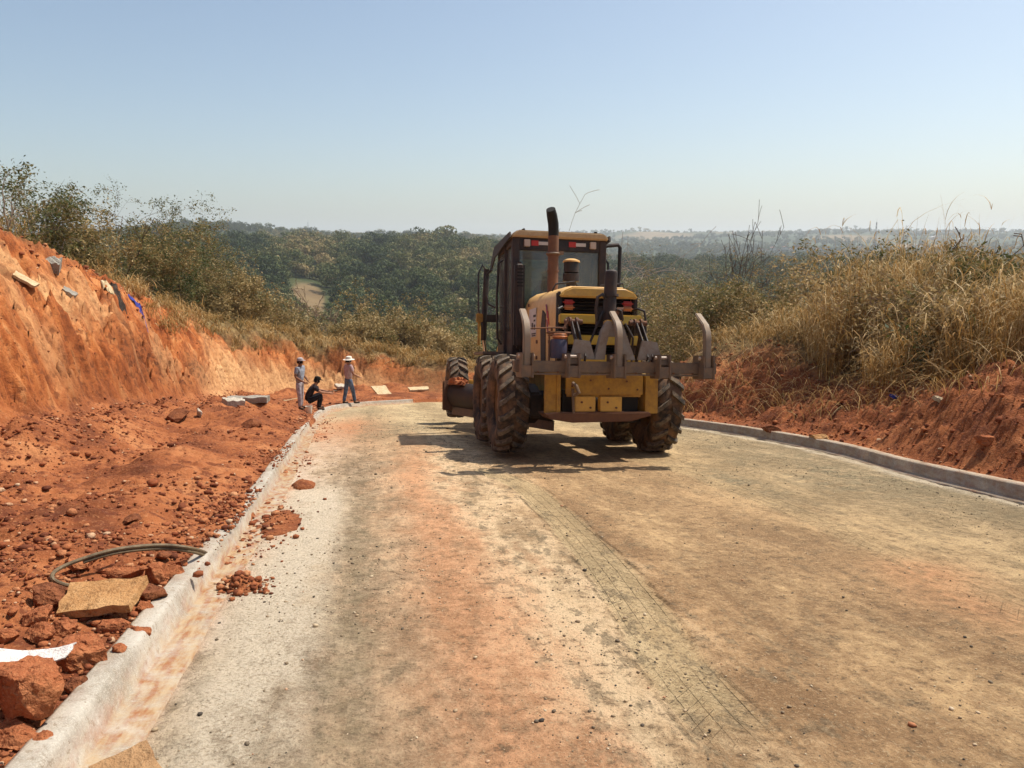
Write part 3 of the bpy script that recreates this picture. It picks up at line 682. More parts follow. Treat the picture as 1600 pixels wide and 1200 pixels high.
# snorkel intake on the left rear corner, with slots
sn = part('air_intake', MB().box((-.70, cy0-.10, 2.22), (.17, .16, 1.40), bev=.05, seg=3), 'black_paint', cab)
for k in range(6): part('intake_slot', MB().box((-.70, cy0-.183, 2.80-.055*k), (.10, .012, .022)), 'soot_black', sn)
part('seat', MB().box((-.02, 2.35, 1.95), (.52, .50, .14), bev=.05, seg=3).box((-.02, 2.10, 2.36), (.50, .14, .78), rot=(.12, 0, 0), bev=.06, seg=3).box((-.02, 2.08, 2.86), (.28, .10, .18), bev=.04).cyl((-.02, 2.35, 1.45), (-.02, 2.35, 1.9), .14, n=14), 'seat_cloth', cab)
part('steering_console', MB().box((0, 2.98, 1.95), (.30, .24, 1.0), bev=.04).tube([(.19*math.cos(a), 2.86+.06*math.sin(a), 2.52+.18*math.sin(a)) for a in np.linspace(0, 2*math.pi, 20, endpoint=False)], .016, 6, closed=True), 'black_paint', cab)
# handrails and mirror bracket
part('mirror_bracket', MB().tube([(.80, 2.3, 3.30), (1.02, 2.3, 3.36), (1.20, 2.3, 3.38), (1.235, 2.3, 3.33), (1.23, 2.3, 2.95), (1.20, 2.3, 2.35), (1.18, 2.3, 2.1)], .034, 8).tube([(.82, 2.3, 3.12), (.95, 2.3, 3.14), (1.02, 2.3, 3.05), (1.04, 2.3, 2.6), (1.02, 2.3, 2.2)], .020, 8).box((1.12, 2.3, 2.32), (.17, .04, .10), bev=.02), 'black_paint', cab)
part('grab_rail', MB().tube([(-.83, 2.5, 1.6), (-.90, 2.5, 1.7), (-.92, 2.5, 2.4), (-.90, 2.5, 3.0), (-.82, 2.5, 3.06)], .020, 8).tube([(-.82, 3.3, 2.3), (-.93, 3.4, 2.36), (-.97, 3.45, 2.55), (-.97, 3.45, 2.9), (-.88, 3.35, 3.0)], .018, 8), 'black_paint', cab)

# ---- engine hood
hood = empty('hood', (.03, 0, 0), parent=GR)
hw = .57
prof = [(-hw, 1.16), (-hw, 1.95), (-hw+.02, 2.16), (-hw+.08, 2.27), (-hw+.20, 2.345), (hw-.20, 2.345), (hw-.08, 2.27), (hw-.02, 2.16), (hw, 1.95), (hw, 1.16)]
hb_ = MB()
ringsv = []
for (yy, dz, dw) in [(-.62, -.045, .99), (-.55, -.012, 1.0), (-.25, .0, 1.0), (.6, .02, 1.0), (1.62, .06, 1.0)]:
    ringsv.append([hb_.bm.verts.new((px*dw, yy, pz+(dz if pz > 1.5 else 0))) for px, pz in prof])
for a, b in zip(ringsv[:-1], ringsv[1:]):
    for k in range(len(prof)-1): hb_.bm.faces.new((a[k], a[k+1], b[k+1], b[k]))
hb_.bm.faces.new(ringsv[-1])
part('hood_cover', hb_, 'grader_faded', hood, 50)
part('hood_back_frame', MB().box((-hw+.035, -.58, 1.72), (.07, .10, 1.06), bev=.02), 'black_paint', hood)
part('hood_back_frame', MB().box((hw-.035, -.58, 1.72), (.07, .10, 1.06), bev=.02), 'black_paint', hood)
part('hood_lip', MB().prism([(-.555, 2.17), (-.50, 2.255), (-.37, 2.31), (.37, 2.31), (.50, 2.255), (.555, 2.17)], 'y', -.70, -.60).bevel(.02, 3), 'grader_yellow', hood)
rad = part('grille_backing', MB().box((0, -.50, 1.70), (1.0, .03, 1.08)), 'soot_black', hood)
for k in range(20): part('louver', MB().box((0, -.55, 1.24+.0465*k), (1.00, .05, .008), rot=(.5, 0, 0)), 'black_paint', rad, 0)
for zz, x0, x1 in ((1.88, -.555, .585), (1.60, -.555, .60), (1.34, -.50, .58)):
    part('bumper_bar', MB().box(((x0+x1)/2, -.70, zz), (x1-x0, .12, .125), bev=.012), 'bar_yellow', hood)
for sd in (-1, 1):
    for zz, mm, nm in ((2.10, 'red_lens', 'tail_lamp'), (2.03, 'amber_lens', 'turn_lamp')):
        part(nm, MB().box((sd*.415, -.645, zz+.005), (.165, .07, .066), bev=.026, seg=3), mm, hood)
    part('guard_rail', MB().tube([(sd*.50, -.60, 2.02), (sd*.53, -.74, 2.03), (sd*.60, -.80, 2.0), (sd*.615, -.81, 1.9), (sd*.62, -.80, 1.45), (sd*.60, -.72, 1.36)], .017, 8), 'black_paint', hood)
    part('top_rail', MB().tube([(sd*.52, -.1, 2.30), (sd*.47, -.12, 2.40), (sd*.20, -.12, 2.44), (sd*.12, -.05, 2.36)] if sd < 0 else [(.15, -.1, 2.34), (.2, -.1, 2.40), (.52, -.1, 2.44), (.56, -.1, 2.30)], .014, 6), 'black_paint', hood)
# side panels and stickers on the left flank
xl_ = -hw-.004
part('side_grille', MB().prism([(.02, 1.30), (.30, 1.26), (.36, 1.75), (.25, 2.05), (.05, 1.98)], 'x', xl_-.006, xl_+.01), 'dark_brown', hood)
part('sticker', MB().box((xl_, .95, 1.90), (.004, .52, .44)), 'white_decal', hood)
for k, (yy, zz, a, b) in enumerate([(.80, 2.0, .18, .035), (.80, 1.93, .12, .03), (.80, 1.83, .10, .08), (.95, 1.85, .10, .10), (.85, 1.73, .30, .02), (.85, 1.70, .26, .02)]):
    part('sticker_print', MB().box((xl_-.003, yy, zz), (.004, a, b)), 'black_ink', hood)
for k, (dy_, dz_) in enumerate([(0, 0), (-.10, -.10), (-.05, -.22)]):
    part('brand_stripe', MB().prism([(-.10+dy_, 1.92+dz_), (-.04+dy_, 1.92+dz_), (.06+dy_, 2.12+dz_), (.0+dy_, 2.12+dz_)], 'x', xl_-.003, xl_+.002), 'purple_decal' if k != 1 else 'red_decal', hood)
for yy, zz in [(1.25, 2.19), (.62, 1.60), (-.20, 1.58), (.62, 1.36), (-.35, 1.75)]:
    part('latch', MB().box((xl_-.004, yy, zz), (.012, .09, .055), bev=.006), 'rust', hood)
for yy in (-.1, .35, .8): part('access_slot', MB().box((xl_-.002, yy, 1.21), (.008, .13, .12)), 'black_paint', hood)
# exhaust and pre-cleaner
ex = part('exhaust_stack', MB().cyl((-.28, .75, 2.30), (-.28, .75, 3.22), .082, n=22).cyl((-.28, .75, 2.68), (-.28, .75, 2.70), .092, n=22).cyl((-.28, .75, 2.92), (-.28, .75, 2.985), .095, n=22), 'rust')
part('exhaust_tip', MB().tube([(-.28, .75, 3.16), (-.28, .75, 3.30), (-.29, .73, 3.40), (-.325, .68, 3.52), (-.36, .62, 3.60)], [.080, .080, .082, .080, .070], 18), 'soot_black', ex)
part('pipe_clamp', MB().tube([(-.28+.1*math.cos(a), .75+.1*math.sin(a), 2.95) for a in np.linspace(0, 6.283, 20, endpoint=False)], .016, 6, closed=True).box((-.17, .70, 2.96), (.07, .05, .05)), 'worn_steel', ex)
pc = part('pre_cleaner', MB().cyl((.06, .95, 2.36), (.06, .95, 2.60), .075, n=18).cyl((.06, .95, 2.56), (.06, .95, 2.68), .13, n=22).cyl((.06, .95, 2.70), (.06, .95, 2.86), .118, n=22), 'black_paint')
part('pre_cleaner_cap', MB().lathe([(.135, 2.86), (.13, 2.885), (.07, 2.91), (.0, 2.915)], 24, Matrix.Translation((.06, .95, 0))), 'grader_faded', pc)

# ---- rear frame under the ripper
rf = empty('ripper_frame', (0, 0, 0), parent=GR)
part('cross_panel', MB().box((.05, -.92, 1.00), (1.06, .05, .26), bev=.008).box((.05, -.90, .86), (1.02, .03, .04)), 'frame_yellow_shaded', rf)
for cx_, ww in ((-.22, .28), (.135, .30)):
    bx_ = part('weight_box', MB().box((cx_, -.90, .745), (ww, .12, .20), bev=.008), 'grader_yellow', rf)
    for dx_ in (-.05, .07): part('bolt', MB().cyl((cx_+dx_, -.955, .74-dx_*.6), (cx_+dx_, -.975, .74-dx_*.6), .015, n=8), 'rust', bx_)
part('recess_shade', MB().box((.42, -.86, .75), (.22, .06, .20)), 'soot_black', rf)  # solid blocks beside the weight boxes; recess shade is put into their black colour
part('recess_shade', MB().box((-.44, -.84, .78), (.14, .05, .30)), 'soot_black', rf)
part('lower_skid', MB().prism([(-.78, .62), (-.62, .635), (.66, .645), (.70, .60), (.40, .52), (-.40, .50), (-.70, .545)], 'y', -1.0, -.55).bevel(.012), 'rust', rf)
for sx_ in (-.58, .64):
    part('side_plate', MB().prism([(-.95, .62), (-.95, 1.14), (-.25, 1.20), (-.15, .80), (-.45, .60)], 'x', sx_-.025, sx_+.025).box((sx_+(-.10 if sx_ < 0 else .08), -.90, .90), (.16, .05, .56), bev=.006), 'frame_yellow_shaded', rf)
part('tow_hook', MB().tube([(-.40, -.98, 1.02), (-.37, -1.05, .98), (-.34, -1.06, .90), (-.38, -1.0, .86)], .025, 8).bar((-.40, -.98, .95), (-.38, -.98, .55), .035, .03), 'worn_steel', rf)
# parallel linkage arms
for ax_ in (-.42, .46):
    la = part('link_arm', MB().bar((ax_-.075, -.72, 1.20), (ax_-.075, -1.02, 1.86), .024, .10, .006).bar((ax_+.075, -.72, 1.20), (ax_+.075, -1.02, 1.86), .024, .10, .006).bar((ax_-.03, -1.05, 1.80), (ax_-.03, -1.50, 1.34), .020, .085, .006).bar((ax_+.035, -1.05, 1.80), (ax_+.035, -1.50, 1.34), .020, .085, .006), 'dark_brown', rf)
    part('link_pin', MB().cyl((ax_-.12, -1.03, 1.82), (ax_+.12, -1.03, 1.82), .035, n=14).cyl((ax_-.055, -1.03, 1.82), (ax_-.03, -1.03, 1.82), .058, n=16).cyl((ax_+.03, -1.03, 1.82), (ax_+.055, -1.03, 1.82), .058, n=16), 'rust', la)
    part('gusset_plate', MB().prism([(ax_-.16, 1.33), (ax_+.17, 1.33), (ax_+.10, 1.56), (ax_-.10, 1.58)], 'y', -1.49, -1.46).bevel(.006), 'grey_plate', rf)
# centre tower and ripper cylinder
tw = part('cylinder_tower', MB().prism([(-.26, 1.33), (-.13, 1.33), (-.115, 1.50), (-.04, 1.80), (-.10, 1.82), (-.17, 1.70)], 'y', -1.50, -1.40).prism([(.10, 1.33), (.27, 1.33), (.08, 1.82), (.02, 1.80), (.10, 1.50)], 'y', -1.50, -1.40).box((0, -1.44, 1.70), (.20, .10, .16), bev=.01), 'grey_plate', rf)
part('tower_cap', MB().box((0, -1.40, 1.80), (.22, .14, .06), bev=.015), 'grader_yellow', tw)
rc = part('ripper_cylinder', MB().cyl((-.02, -1.28, 1.72), (.01, -1.26, 2.44), .082, n=20).cyl((0.0, -1.27, 2.14), (.0, -1.27, 2.17), .105, n=20).lathe([(.082, 0), (.078, .02), (.05, .04), (0, .045)], 20, Matrix.Translation((.01, -1.26, 2.44))), 'dark_brown', rf)
part('cylinder_bracket', MB().box((-.11, -1.20, 1.88), (.10, .12, .24), bev=.01).box((.12, -1.20, 1.86), (.12, .12, .24), bev=.01), 'dark_brown', rc)
part('hose', MB().tube([(-.06, -1.30, 2.10), (-.12, -1.32, 2.16), (-.19, -1.34, 2.12), (-.21, -1.34, 1.98), (-.18, -1.30, 1.82)], .022, 8).tube([(.07, -1.30, 1.98), (.12, -1.36, 1.95), (.14, -1.36, 1.85), (.1, -1.3, 1.7)], .016, 8), 'black_paint', rc)
part('fitting', MB().cyl((.08, -1.31, 1.97), (.16, -1.33, 1.97), .028, n=8).cyl((.06, -1.32, 1.92), (.06, -1.36, 1.92), .03, n=8), 'rust', rc)
# ripper beam, holders and shanks
RB = part('ripper_beam', MB().box((.02, -1.50, 1.235), (2.62, .14, .145), bev=.008).box((.02, -1.50, 1.145), (2.50, .14, .022)), 'worn_steel', rf)
for k, sx_ in enumerate((-1.16, -.58, .0, .58, 1.16)):
    hd = part('shank_holder', MB().box((sx_-.065, -1.56, 1.25), (.024, .34, .30), bev=.005).box((sx_+.065, -1.56, 1.25), (.024, .34, .30), bev=.005).box((sx_, -1.70, 1.18), (.125, .03, .14), bev=.006).box((sx_, -1.66, 1.30), (.125, .02, .06)), 'worn_steel', RB)
    part('holder_pin', MB().cyl((sx_-.10, -1.63, 1.36), (sx_+.10, -1.63, 1.36), .022, n=10), 'lamp_face', hd)
    if k in (0, 2, 4):
        pr = [(-1.69, 1.14), (-1.60, 1.14), (-1.60, 1.62), (-1.57, 1.72), (-1.46, 1.84), (-1.34, 1.93), (-1.355, 1.955), (-1.44, 1.90), (-1.60, 1.80), (-1.67, 1.70), (-1.69, 1.60)]
        part('ripper_shank', MB().prism(pr, 'x', sx_-.042, sx_+.042).bevel(.010), 'shank_steel', RB)
# can holder on the left of the ripper
bk = part('can_holder', MB().tube([(-.68+.145*math.cos(a), -1.30+.145*math.sin(a), 1.66) for a in np.linspace(0, 6.283, 24, endpoint=False)], .013, 6, closed=True).tube([(-.68+.13*math.cos(a), -1.30+.13*math.sin(a), 1.63) for a in np.linspace(0, 6.283, 24, endpoint=False)], .009, 6, closed=True).bar((-.80, -1.3, 1.30), (-.80, -1.3, 1.68), .02, .02).bar((-.57, -1.3, 1.30), (-.57, -1.3, 1.68), .02, .02).tube([(-1.12, -1.45, 1.70), (-.75, -1.42, 1.72), (-.62, -1.44, 1.72)], .010, 6).tube([(-.66, -1.44, 1.70), (-.60, -1.42, 1.80), (-.585, -1.42, 1.86)], .012, 6), 'rust', rf)
part('can', MB().lathe([(.10, 1.34), (.105, 1.36), (.105, 1.56), (.095, 1.58), (.0, 1.585)], 20, Matrix.Translation((-.68, -1.30, 0))), 'blue_plastic', bk)
part('rag', MB().lathe([(.085, 1.58), (.105, 1.61), (.08, 1.65), (.03, 1.67), (0, 1.665)], 9, Matrix.Translation((-.66, -1.30, 0))), 'amber_lens', bk)

for k in range(9): part('beam_bolt', MB().cyl((-1.0+.25*k, -1.57, 1.17), (-1.0+.25*k, -1.585, 1.17), .013, n=6), 'rust', RB)
part('hose', MB().tube([(-.30, -.95, 1.12), (-.33, -1.2, 1.22), (-.30, -1.35, 1.5), (-.18, -1.32, 1.78), (-.10, -1.3, 1.95)], .016, 8), 'black_paint', rf)
part('hose', MB().tube([(.30, -.9, 1.10), (.34, -1.15, 1.30), (.30, -1.30, 1.62), (.20, -1.28, 1.80)], .016, 8), 'black_paint', rf)
for k, (x_, z_) in enumerate([(-.40, .98), (-.15, 1.06), (.10, .95), (.35, 1.05), (.50, .94)]): part('rivet', MB().cyl((x_, -.944, z_), (x_, -.956, z_), .014, n=6), 'rust', rf)
# ------------------------------------------------------------------ rocks, slabs, litter
def rock_mesh(name, rad, seed, cuts=11, sub=4, rough=.1, flat=1.0):
    """angular lump: a sphere clipped by random planes, then roughened"""
    rg = np.random.default_rng(seed); bm = bmesh.new(); bmesh.ops.create_icosphere(bm, subdivisions=sub, radius=1.0)
    P = np.array([v.co[:] for v in bm.verts]); 
    for k in range(cuts):
        n = rg.normal(size=3); n /= np.linalg.norm(n); h = rg.uniform(.42, .80); d = P@n
        P = P-np.outer(np.clip(d-h, 0, None), n)
    P += rough*np.stack([fbm(P[:, 0]*3+seed, P[:, 1]*3+P[:, 2]*2+k*7, 5, 200+seed+k, .65) for k in range(3)], 1)
    P = P*np.array(rad)
    for v, p in zip(bm.verts, P): v.co = p
    me = bpy.data.meshes.new(name); bm.to_mesh(me); bm.free(); me.shade_smooth()
    try: me.set_sharp_from_angle(angle=math.radians(28))
    except Exception: pass
    return me
def soil_mat(name, a, b, c_, sc_=5.0):
    t = MT(name, .95, spec=.12); v = t.co('Object'); n1 = t.noise(v, sc_, 6, .65); n2 = t.noise(v, sc_*6, 5, .65)
    c = t.ramp(n1, [(.3, a), (.52, b), (.72, c_)]); c = t.mix(t.ramp(n2, [(.34, .6), (.47, 0.0)]), c, tuple(.4*q for q in a)); t.base(c)
    c = t.mix(t.ramp(t.noise(v, sc_*16, 4, .7), [(.40, .6), (.46, 0.0), (.56, 0.0), (.64, .5)]), c, c_); t.base(c)
    t.bump(t.math('ADD', t.math('MULTIPLY', n1, .5), t.math('MULTIPLY', n2, .5)), 1.0, .05); M[name] = t.m
soil_mat('rock_red', (.20, .062, .028), (.34, .115, .048), (.44, .19, .085))
soil_mat('rock_dark', (.11, .04, .022), (.20, .072, .034), (.30, .115, .05))
soil_mat('slab_stone', (.30, .15, .06), (.42, .23, .095), (.50, .31, .15), 3.5)
soil_mat('pale_concrete', (.36, .32, .26), (.48, .43, .35), (.56, .52, .44))
soil_mat('grey_concrete', (.22, .20, .17), (.30, .28, .24), (.38, .36, .31))
soil_mat('pale_stone', (.42, .34, .22), (.55, .46, .31), (.62, .54, .40), 12)
soil_mat('white_sheet', (.55, .52, .49), (.66, .64, .61), (.72, .70, .68), 4)
soil_mat('board', (.30, .17, .08), (.40, .24, .12), (.46, .30, .16), 6)
soil_mat('dark_stone', (.05, .045, .045), (.10, .09, .085), (.17, .15, .14), 14)
soil_mat('blue_cloth', (.03, .035, .16), (.05, .06, .30), (.10, .12, .42), 9)
soil_mat('dark_cloth', (.02, .016, .014), (.045, .035, .03), (.10, .07, .05), 9)
soil_mat('cream_litter', (.40, .28, .14), (.58, .45, .27), (.66, .55, .36), 9)
def rock(px, py, wpx, hpx, label, seed, mat='rock_red', cat='rock', sink=.25, deep=.9, name='rock', group=None, cuts=12, rough=.11, rotz=None):
    p = on_ground(px, py); dist = float(np.dot(p-CAM, cF)); k = dist/FOC
    rx_, rz_ = wpx*k/2, hpx*k/2*1.05
    me = rock_mesh(name, (rx_, rx_*deep, rz_), seed, cuts, 5 if wpx > 40 else 4, rough)
    o = link(bpy.data.objects.new(name, me), None, M[mat])
    dirh = np.array([p[0], p[1]])/np.hypot(p[0], p[1])
    c = np.array([p[0], p[1]])+dirh*rx_*deep*.8
    o.location = (c[0], c[1], max(hz(c[0], c[1]), -99)+rz_*(1-2*sink) if abs(c[0]) > 0 else 0); o.rotation_euler = (0, 0, -YAW if rotz is None else rotz)
    tag(o, label, cat, group); return o
rock(50, 1150, 150, 130, 'largest red earth boulder at the lower left, beside the kerb', 1, rough=.14, sink=.12)
rock(140, 1050, 92, 76, 'dark red boulder leaning on the kerb behind the largest boulder', 3, 'rock_red', rough=.14)
rock(190, 1050, 34, 26, 'small red stone perched on the kerb edge beside the dark red boulder', 5, sink=.1)
rock(238, 950, 58, 52, 'dark red clod between the tan stone slab and the kerb', 8, 'rock_dark')
rock(272, 908, 34, 30, 'red clod wedged against the kerb right of the hose loop', 9)
rock(285, 893, 24, 22, 'small red clod at the kerb just below the hose end', 10)
rock(190, 908, 110, 30, 'long red clod lying inside the hose loop', 12, deep=.45, cuts=12)
rock(130, 895, 46, 30, 'blocky orange clod at the left inside of the hose loop', 14)
rock(85, 955, 76, 56, 'dark lumpy clod left of the tan stone slab', 16, 'rock_dark')
rock(105, 1000, 48, 30, 'orange clod below the tan stone slab', 18)
rock(170, 990, 70, 26, 'flat reddish stone under the front edge of the tan slab', 19, deep=.5)
rock(20, 1075, 40, 50, 'red clod at the picture edge behind the largest boulder', 20)
rock(25, 1175, 90, 40, 'low red clod in the lower left corner', 22)
rock(305, 925, 40, 30, 'red clod on the kerb top beside the tan stone slab', 41)
rock(215, 1000, 44, 30, 'red clod squeezed between kerb and the dark red boulder', 42)
rock(60, 1010, 50, 34, 'rough red clod behind the white plastic sheet', 43)
rock(145, 880, 40, 22, 'low dark clod under the top of the hose arc', 44, 'rock_dark')
rock(255, 880, 30, 20, 'dark clod behind the hose loop', 45, 'rock_dark')
rock(245, 915, 46, 40, 'angular red block right of the tan slab under the hose arc', 51)
rock(225, 965, 40, 34, 'sharp red block in front of the dark red clod by the kerb', 52)
rock(60, 985, 60, 40, 'broad red block left below the tan slab', 53)
rock(120, 1090, 46, 36, 'red chunk filling the gap between the two big boulders', 54, 'rock_dark')
rock(12, 1010, 44, 40, 'red block at the left edge above the white sheet', 55)
rock(75, 1180, 50, 36, 'red chunk against the kerb below the largest boulder', 56)
rock(460, 782, 26, 16, 'red clod lying in the gutter in front of the broken kerb', 24, sink=.1)
rock(1210, 684, 40, 18, 'dark brown clod behind the right kerb', 26, 'rock_dark')
rock(1282, 694, 42, 20, 'pale orange stone behind the right kerb', 27, 'slab_stone', sink=.35)
rock(1180, 1168, 42, 20, 'pale angular stone alone in the tyre track at the bottom right', 28, 'pale_stone', 'stone', sink=.05, cuts=14, name='stone')
rock(1157, 1178, 18, 12, 'small pale chip next to the pale angular stone', 29, 'pale_stone', 'stone', sink=.05, name='stone')
rock(1175, 702, 18, 8, 'flat dark stone on the road near the right kerb behind the grader', 30, 'dark_stone', 'stone', sink=.1, name='stone')
rock(312, 655, 12, 16, 'pale upright stone on the far dirt mound of the left verge', 31, 'pale_concrete', 'stone', sink=.1, name='stone')
rock(280, 662, 40, 24, 'dark earth clod on the far mound by the bank foot', 33, 'rock_dark', cuts=7)
rock(390, 668, 38, 18, 'dark earth clod on the verge mound nearest the kerb', 35, 'rock_dark', cuts=7)
rock(205, 818, 34, 16, 'dark clod in the middle of the left verge', 36, 'rock_dark')
rock(1440, 735, 26, 14, 'red clod at the foot of the right dirt slope', 37, 'rock_red', sink=.42)
rock(1540, 700, 40, 20, 'red clod high on the right dirt slope near the picture edge', 38, 'rock_red', sink=.42)

def slab(name, c, size, rot, mat, label, cat, seed, bend=0.0):
    mb = MB(); nx, ny = 10, 7; rg = np.random.default_rng(seed)
    def P(i, j, top):
        u, v = i/(nx-1)-.5, j/(ny-1)-.5
        ex = 1+.10*v+.025*math.sin(v*9+seed)+.018*math.sin(v*23+seed*2); ey = 1-.08*u+.022*math.sin(u*8+seed)+.018*math.sin(u*19)
        z_ = (size[2]/2 if top else -size[2]/2)+.10*size[2]*math.sin(u*13+v*9+seed)+bend*(u*u*4-.3)
        return mb.bm.verts.new((u*size[0]*ex, v*size[1]*ey, z_))
    T = [[P(i, j, True) for j in range(ny)] for i in range(nx)]; B = [[P(i, j, False) for j in range(ny)] for i in range(nx)]
    for i in range(nx-1):
        for j in range(ny-1):
            mb.bm.faces.new((T[i][j], T[i+1][j], T[i+1][j+1], T[i][j+1])); mb.bm.faces.new((B[i][j], B[i][j+1], B[i+1][j+1], B[i+1][j]))
    for i in range(nx-1):
        mb.bm.faces.new((T[i][0], B[i][0], B[i+1][0], T[i+1][0])); mb.bm.faces.new((T[i][-1], T[i+1][-1], B[i+1][-1], B[i][-1]))
    for j in range(ny-1):
        mb.bm.faces.new((T[0][j], T[0][j+1], B[0][j+1], B[0][j])); mb.bm.faces.new((T[-1][j], B[-1][j], B[-1][j+1], T[-1][j+1]))
    o = mb.obj(name, M[mat], None, 30); o.location = c; o.rotation_euler = rot; tag(o, label, cat); return o
def spot(px, py, dz=0.0):
    p = on_ground(px, py); return (p[0], p[1], p[2]+dz)
p = on_ground(150, 972); slab('flat_stone', (p[0]+.01, p[1]+.08, p[2]+.09), (.36, .23, .045), (.22, -.06, -.06), 'slab_stone', 'flat tan stone slab propped on clods beside the hose loop', 'slab', 3)
p = on_ground(230, 1200); slab('board', (p[0]-.04, p[1]-.06, p[2]+.03), (.18, .24, .012), (.05, -.10, .55), 'board', 'brown board corner lying on the sand at the bottom edge', 'board', 5)
p = on_ground(50, 1062); slab('plastic_sheet', (p[0], p[1], p[2]+.10), (.30, .11, .006), (.10, .10, .12), 'white_sheet', 'torn white plastic sheet between boulders at the left edge', 'sheet', 8, .03)
p = on_ground(597, 616); slab('board', (p[0], p[1]+.4, hz(p[0], p[1]+.4)+.10), (.62, 1.3, .07), (.18, 0, .25), 'cream_litter', 'pale flat board lying beyond the road bend right of the standing men', 'board', 11)
p = on_ground(655, 613); slab('board', (p[0], p[1]+.3, hz(p[0], p[1]+.3)+.08), (.9, .5, .07), (.1, 0, .1), 'cream_litter', 'smaller pale slab beyond the bend close to the grader front wheel', 'board', 12)
p = on_ground(532, 607); slab('concrete_block', (p[0], p[1], p[2]+.10), (.45, .35, .12), (.25, .1, .4), 'pale_concrete', 'small pale concrete block behind the man in the white hat', 'block', 13)
p = on_ground(388, 628); slab('concrete_block', (p[0], p[1], p[2]+.05), (.95, .30, .14), (0, .02, .06), 'grey_concrete', 'long grey concrete block on the verge left of the workers', 'block', 14)
p = on_ground(366, 632); slab('concrete_chunk', (p[0], p[1], p[2]+.05), (.45, .3, .14), (.1, .12, .5), 'pale_concrete', 'broken grey rubble piece in front of the long concrete block', 'rubble', 15)
p = on_ground(83, 418); slab('concrete_lump', (p[0], p[1], p[2]+.02), (.30, .35, .26), (.4, .2, .3), 'grey_concrete', 'grey rubble lump on top of the left bank', 'rubble', 16)
p = on_ground(40, 442); slab('plastic_scrap', (p[0], p[1], p[2]+.02), (.40, .2, .05), (.3, .6, .2), 'cream_litter', 'pale litter flake on the upper left bank slope', 'scrap', 17)
p = on_ground(108, 458); slab('stone_chip', (p[0], p[1], p[2]+.0), (.30, .2, .10), (.3, .6, .2), 'grey_concrete', 'grey stone chip below the bank top near the left edge', 'stone', 18)
def drape(name, px, py, width, length, mat, label, cat, seed, nx=6, ny=9, lift=.03):
    # a scrap lying on the bank: follows the soil from the middle point up and down the face
    c0 = on_ground(px, py, 12, 60); a = np.linspace(-.5, .5, nx); b_ = np.linspace(-.5, .5, ny); A, B = np.meshgrid(a, b_)
    X = c0[0]+B*length+.03*np.sin(A*7+seed); Y = c0[1]+A*width*(1+.3*np.sin(B*5+seed))+.05*np.sin(B*9+seed); Z = land(X, Y)[0]+lift*(1.3+np.sin(A*9+B*7+seed))
    P_ = np.stack([X, Y, Z], -1).reshape(-1, 3); V = np.concatenate([P_, P_-np.array([[.01, 0, .02]])]); F = grid_faces(ny, nx); n_ = nx*ny
    o_ = link(bpy.data.objects.new(name, nmesh(name, V, np.concatenate([F, F[:, ::-1]+n_]), smooth=True)), None, M[mat]); tag(o_, label, cat); return o_
drape('torn_sack', 168, 448, .40, .22, 'cream_litter', 'cream coloured torn sack near the bank top beside the dark cloth', 'sack', 19)
drape('cloth', 184, 462, .30, .34, 'dark_cloth', 'dark cloth lying on the upper red bank face', 'cloth', 20)
drape('cloth', 216, 480, .16, .42, 'blue_cloth', 'blue plastic rag on the red bank below the bushes', 'cloth', 21)
p = on_ground(1397, 625); slab('plastic_scrap', (p[0], p[1], p[2]+.05), (.12, .1, .04), (.3, .2, .2), 'blue_cloth', 'tiny blue scrap in the dry brush of the right bank', 'scrap', 22)
p = on_ground(1470, 625); slab('stone_chip', (p[0], p[1], p[2]+.0), (.18, .12, .05), (.3, .2, .2), 'pale_stone', 'pale chip on the right red dirt slope', 'stone', 23)

# hose loop standing on the verge
paint('hose_rubber', (.16, .115, .06), (.05, .04, .03), .7, .6, scale=20)
def hose_pts(off):
    out = []
    for px, py, lift in [(172, 914, .03), (135, 916, .03), (103, 914, .04), (82, 904, .05), (90, 890, .10), (130, 873, .18), (185, 858, .24), (250, 852, .25), (300, 857, .20), (328, 867, .13), (341, 878, .04)]:
        d = ray(px, py+off); b = on_ground(px, py+off+0); base = on_ground(px, py+lift*300*.55)
        t_ = (base[1]-CAM[1])/d[1]; out.append(CAM+d*t_)
    return smooth_poly(np.array(out), 6)
H1 = hose_pts(0); H2 = hose_pts(2.5)[30:]
hs = MB().tube([tuple(q) for q in H1], .0115, 8).obj('hose', M['hose_rubber'])
H2b = H2+np.array([.0, .0, -.012])
h2 = MB().tube([tuple(q) for q in H2b], .010, 8).obj('hose_return', M['hose_rubber'], hs)
tag(hs, 'stiff brown hose looped over clods with its end on the kerb', 'hose')

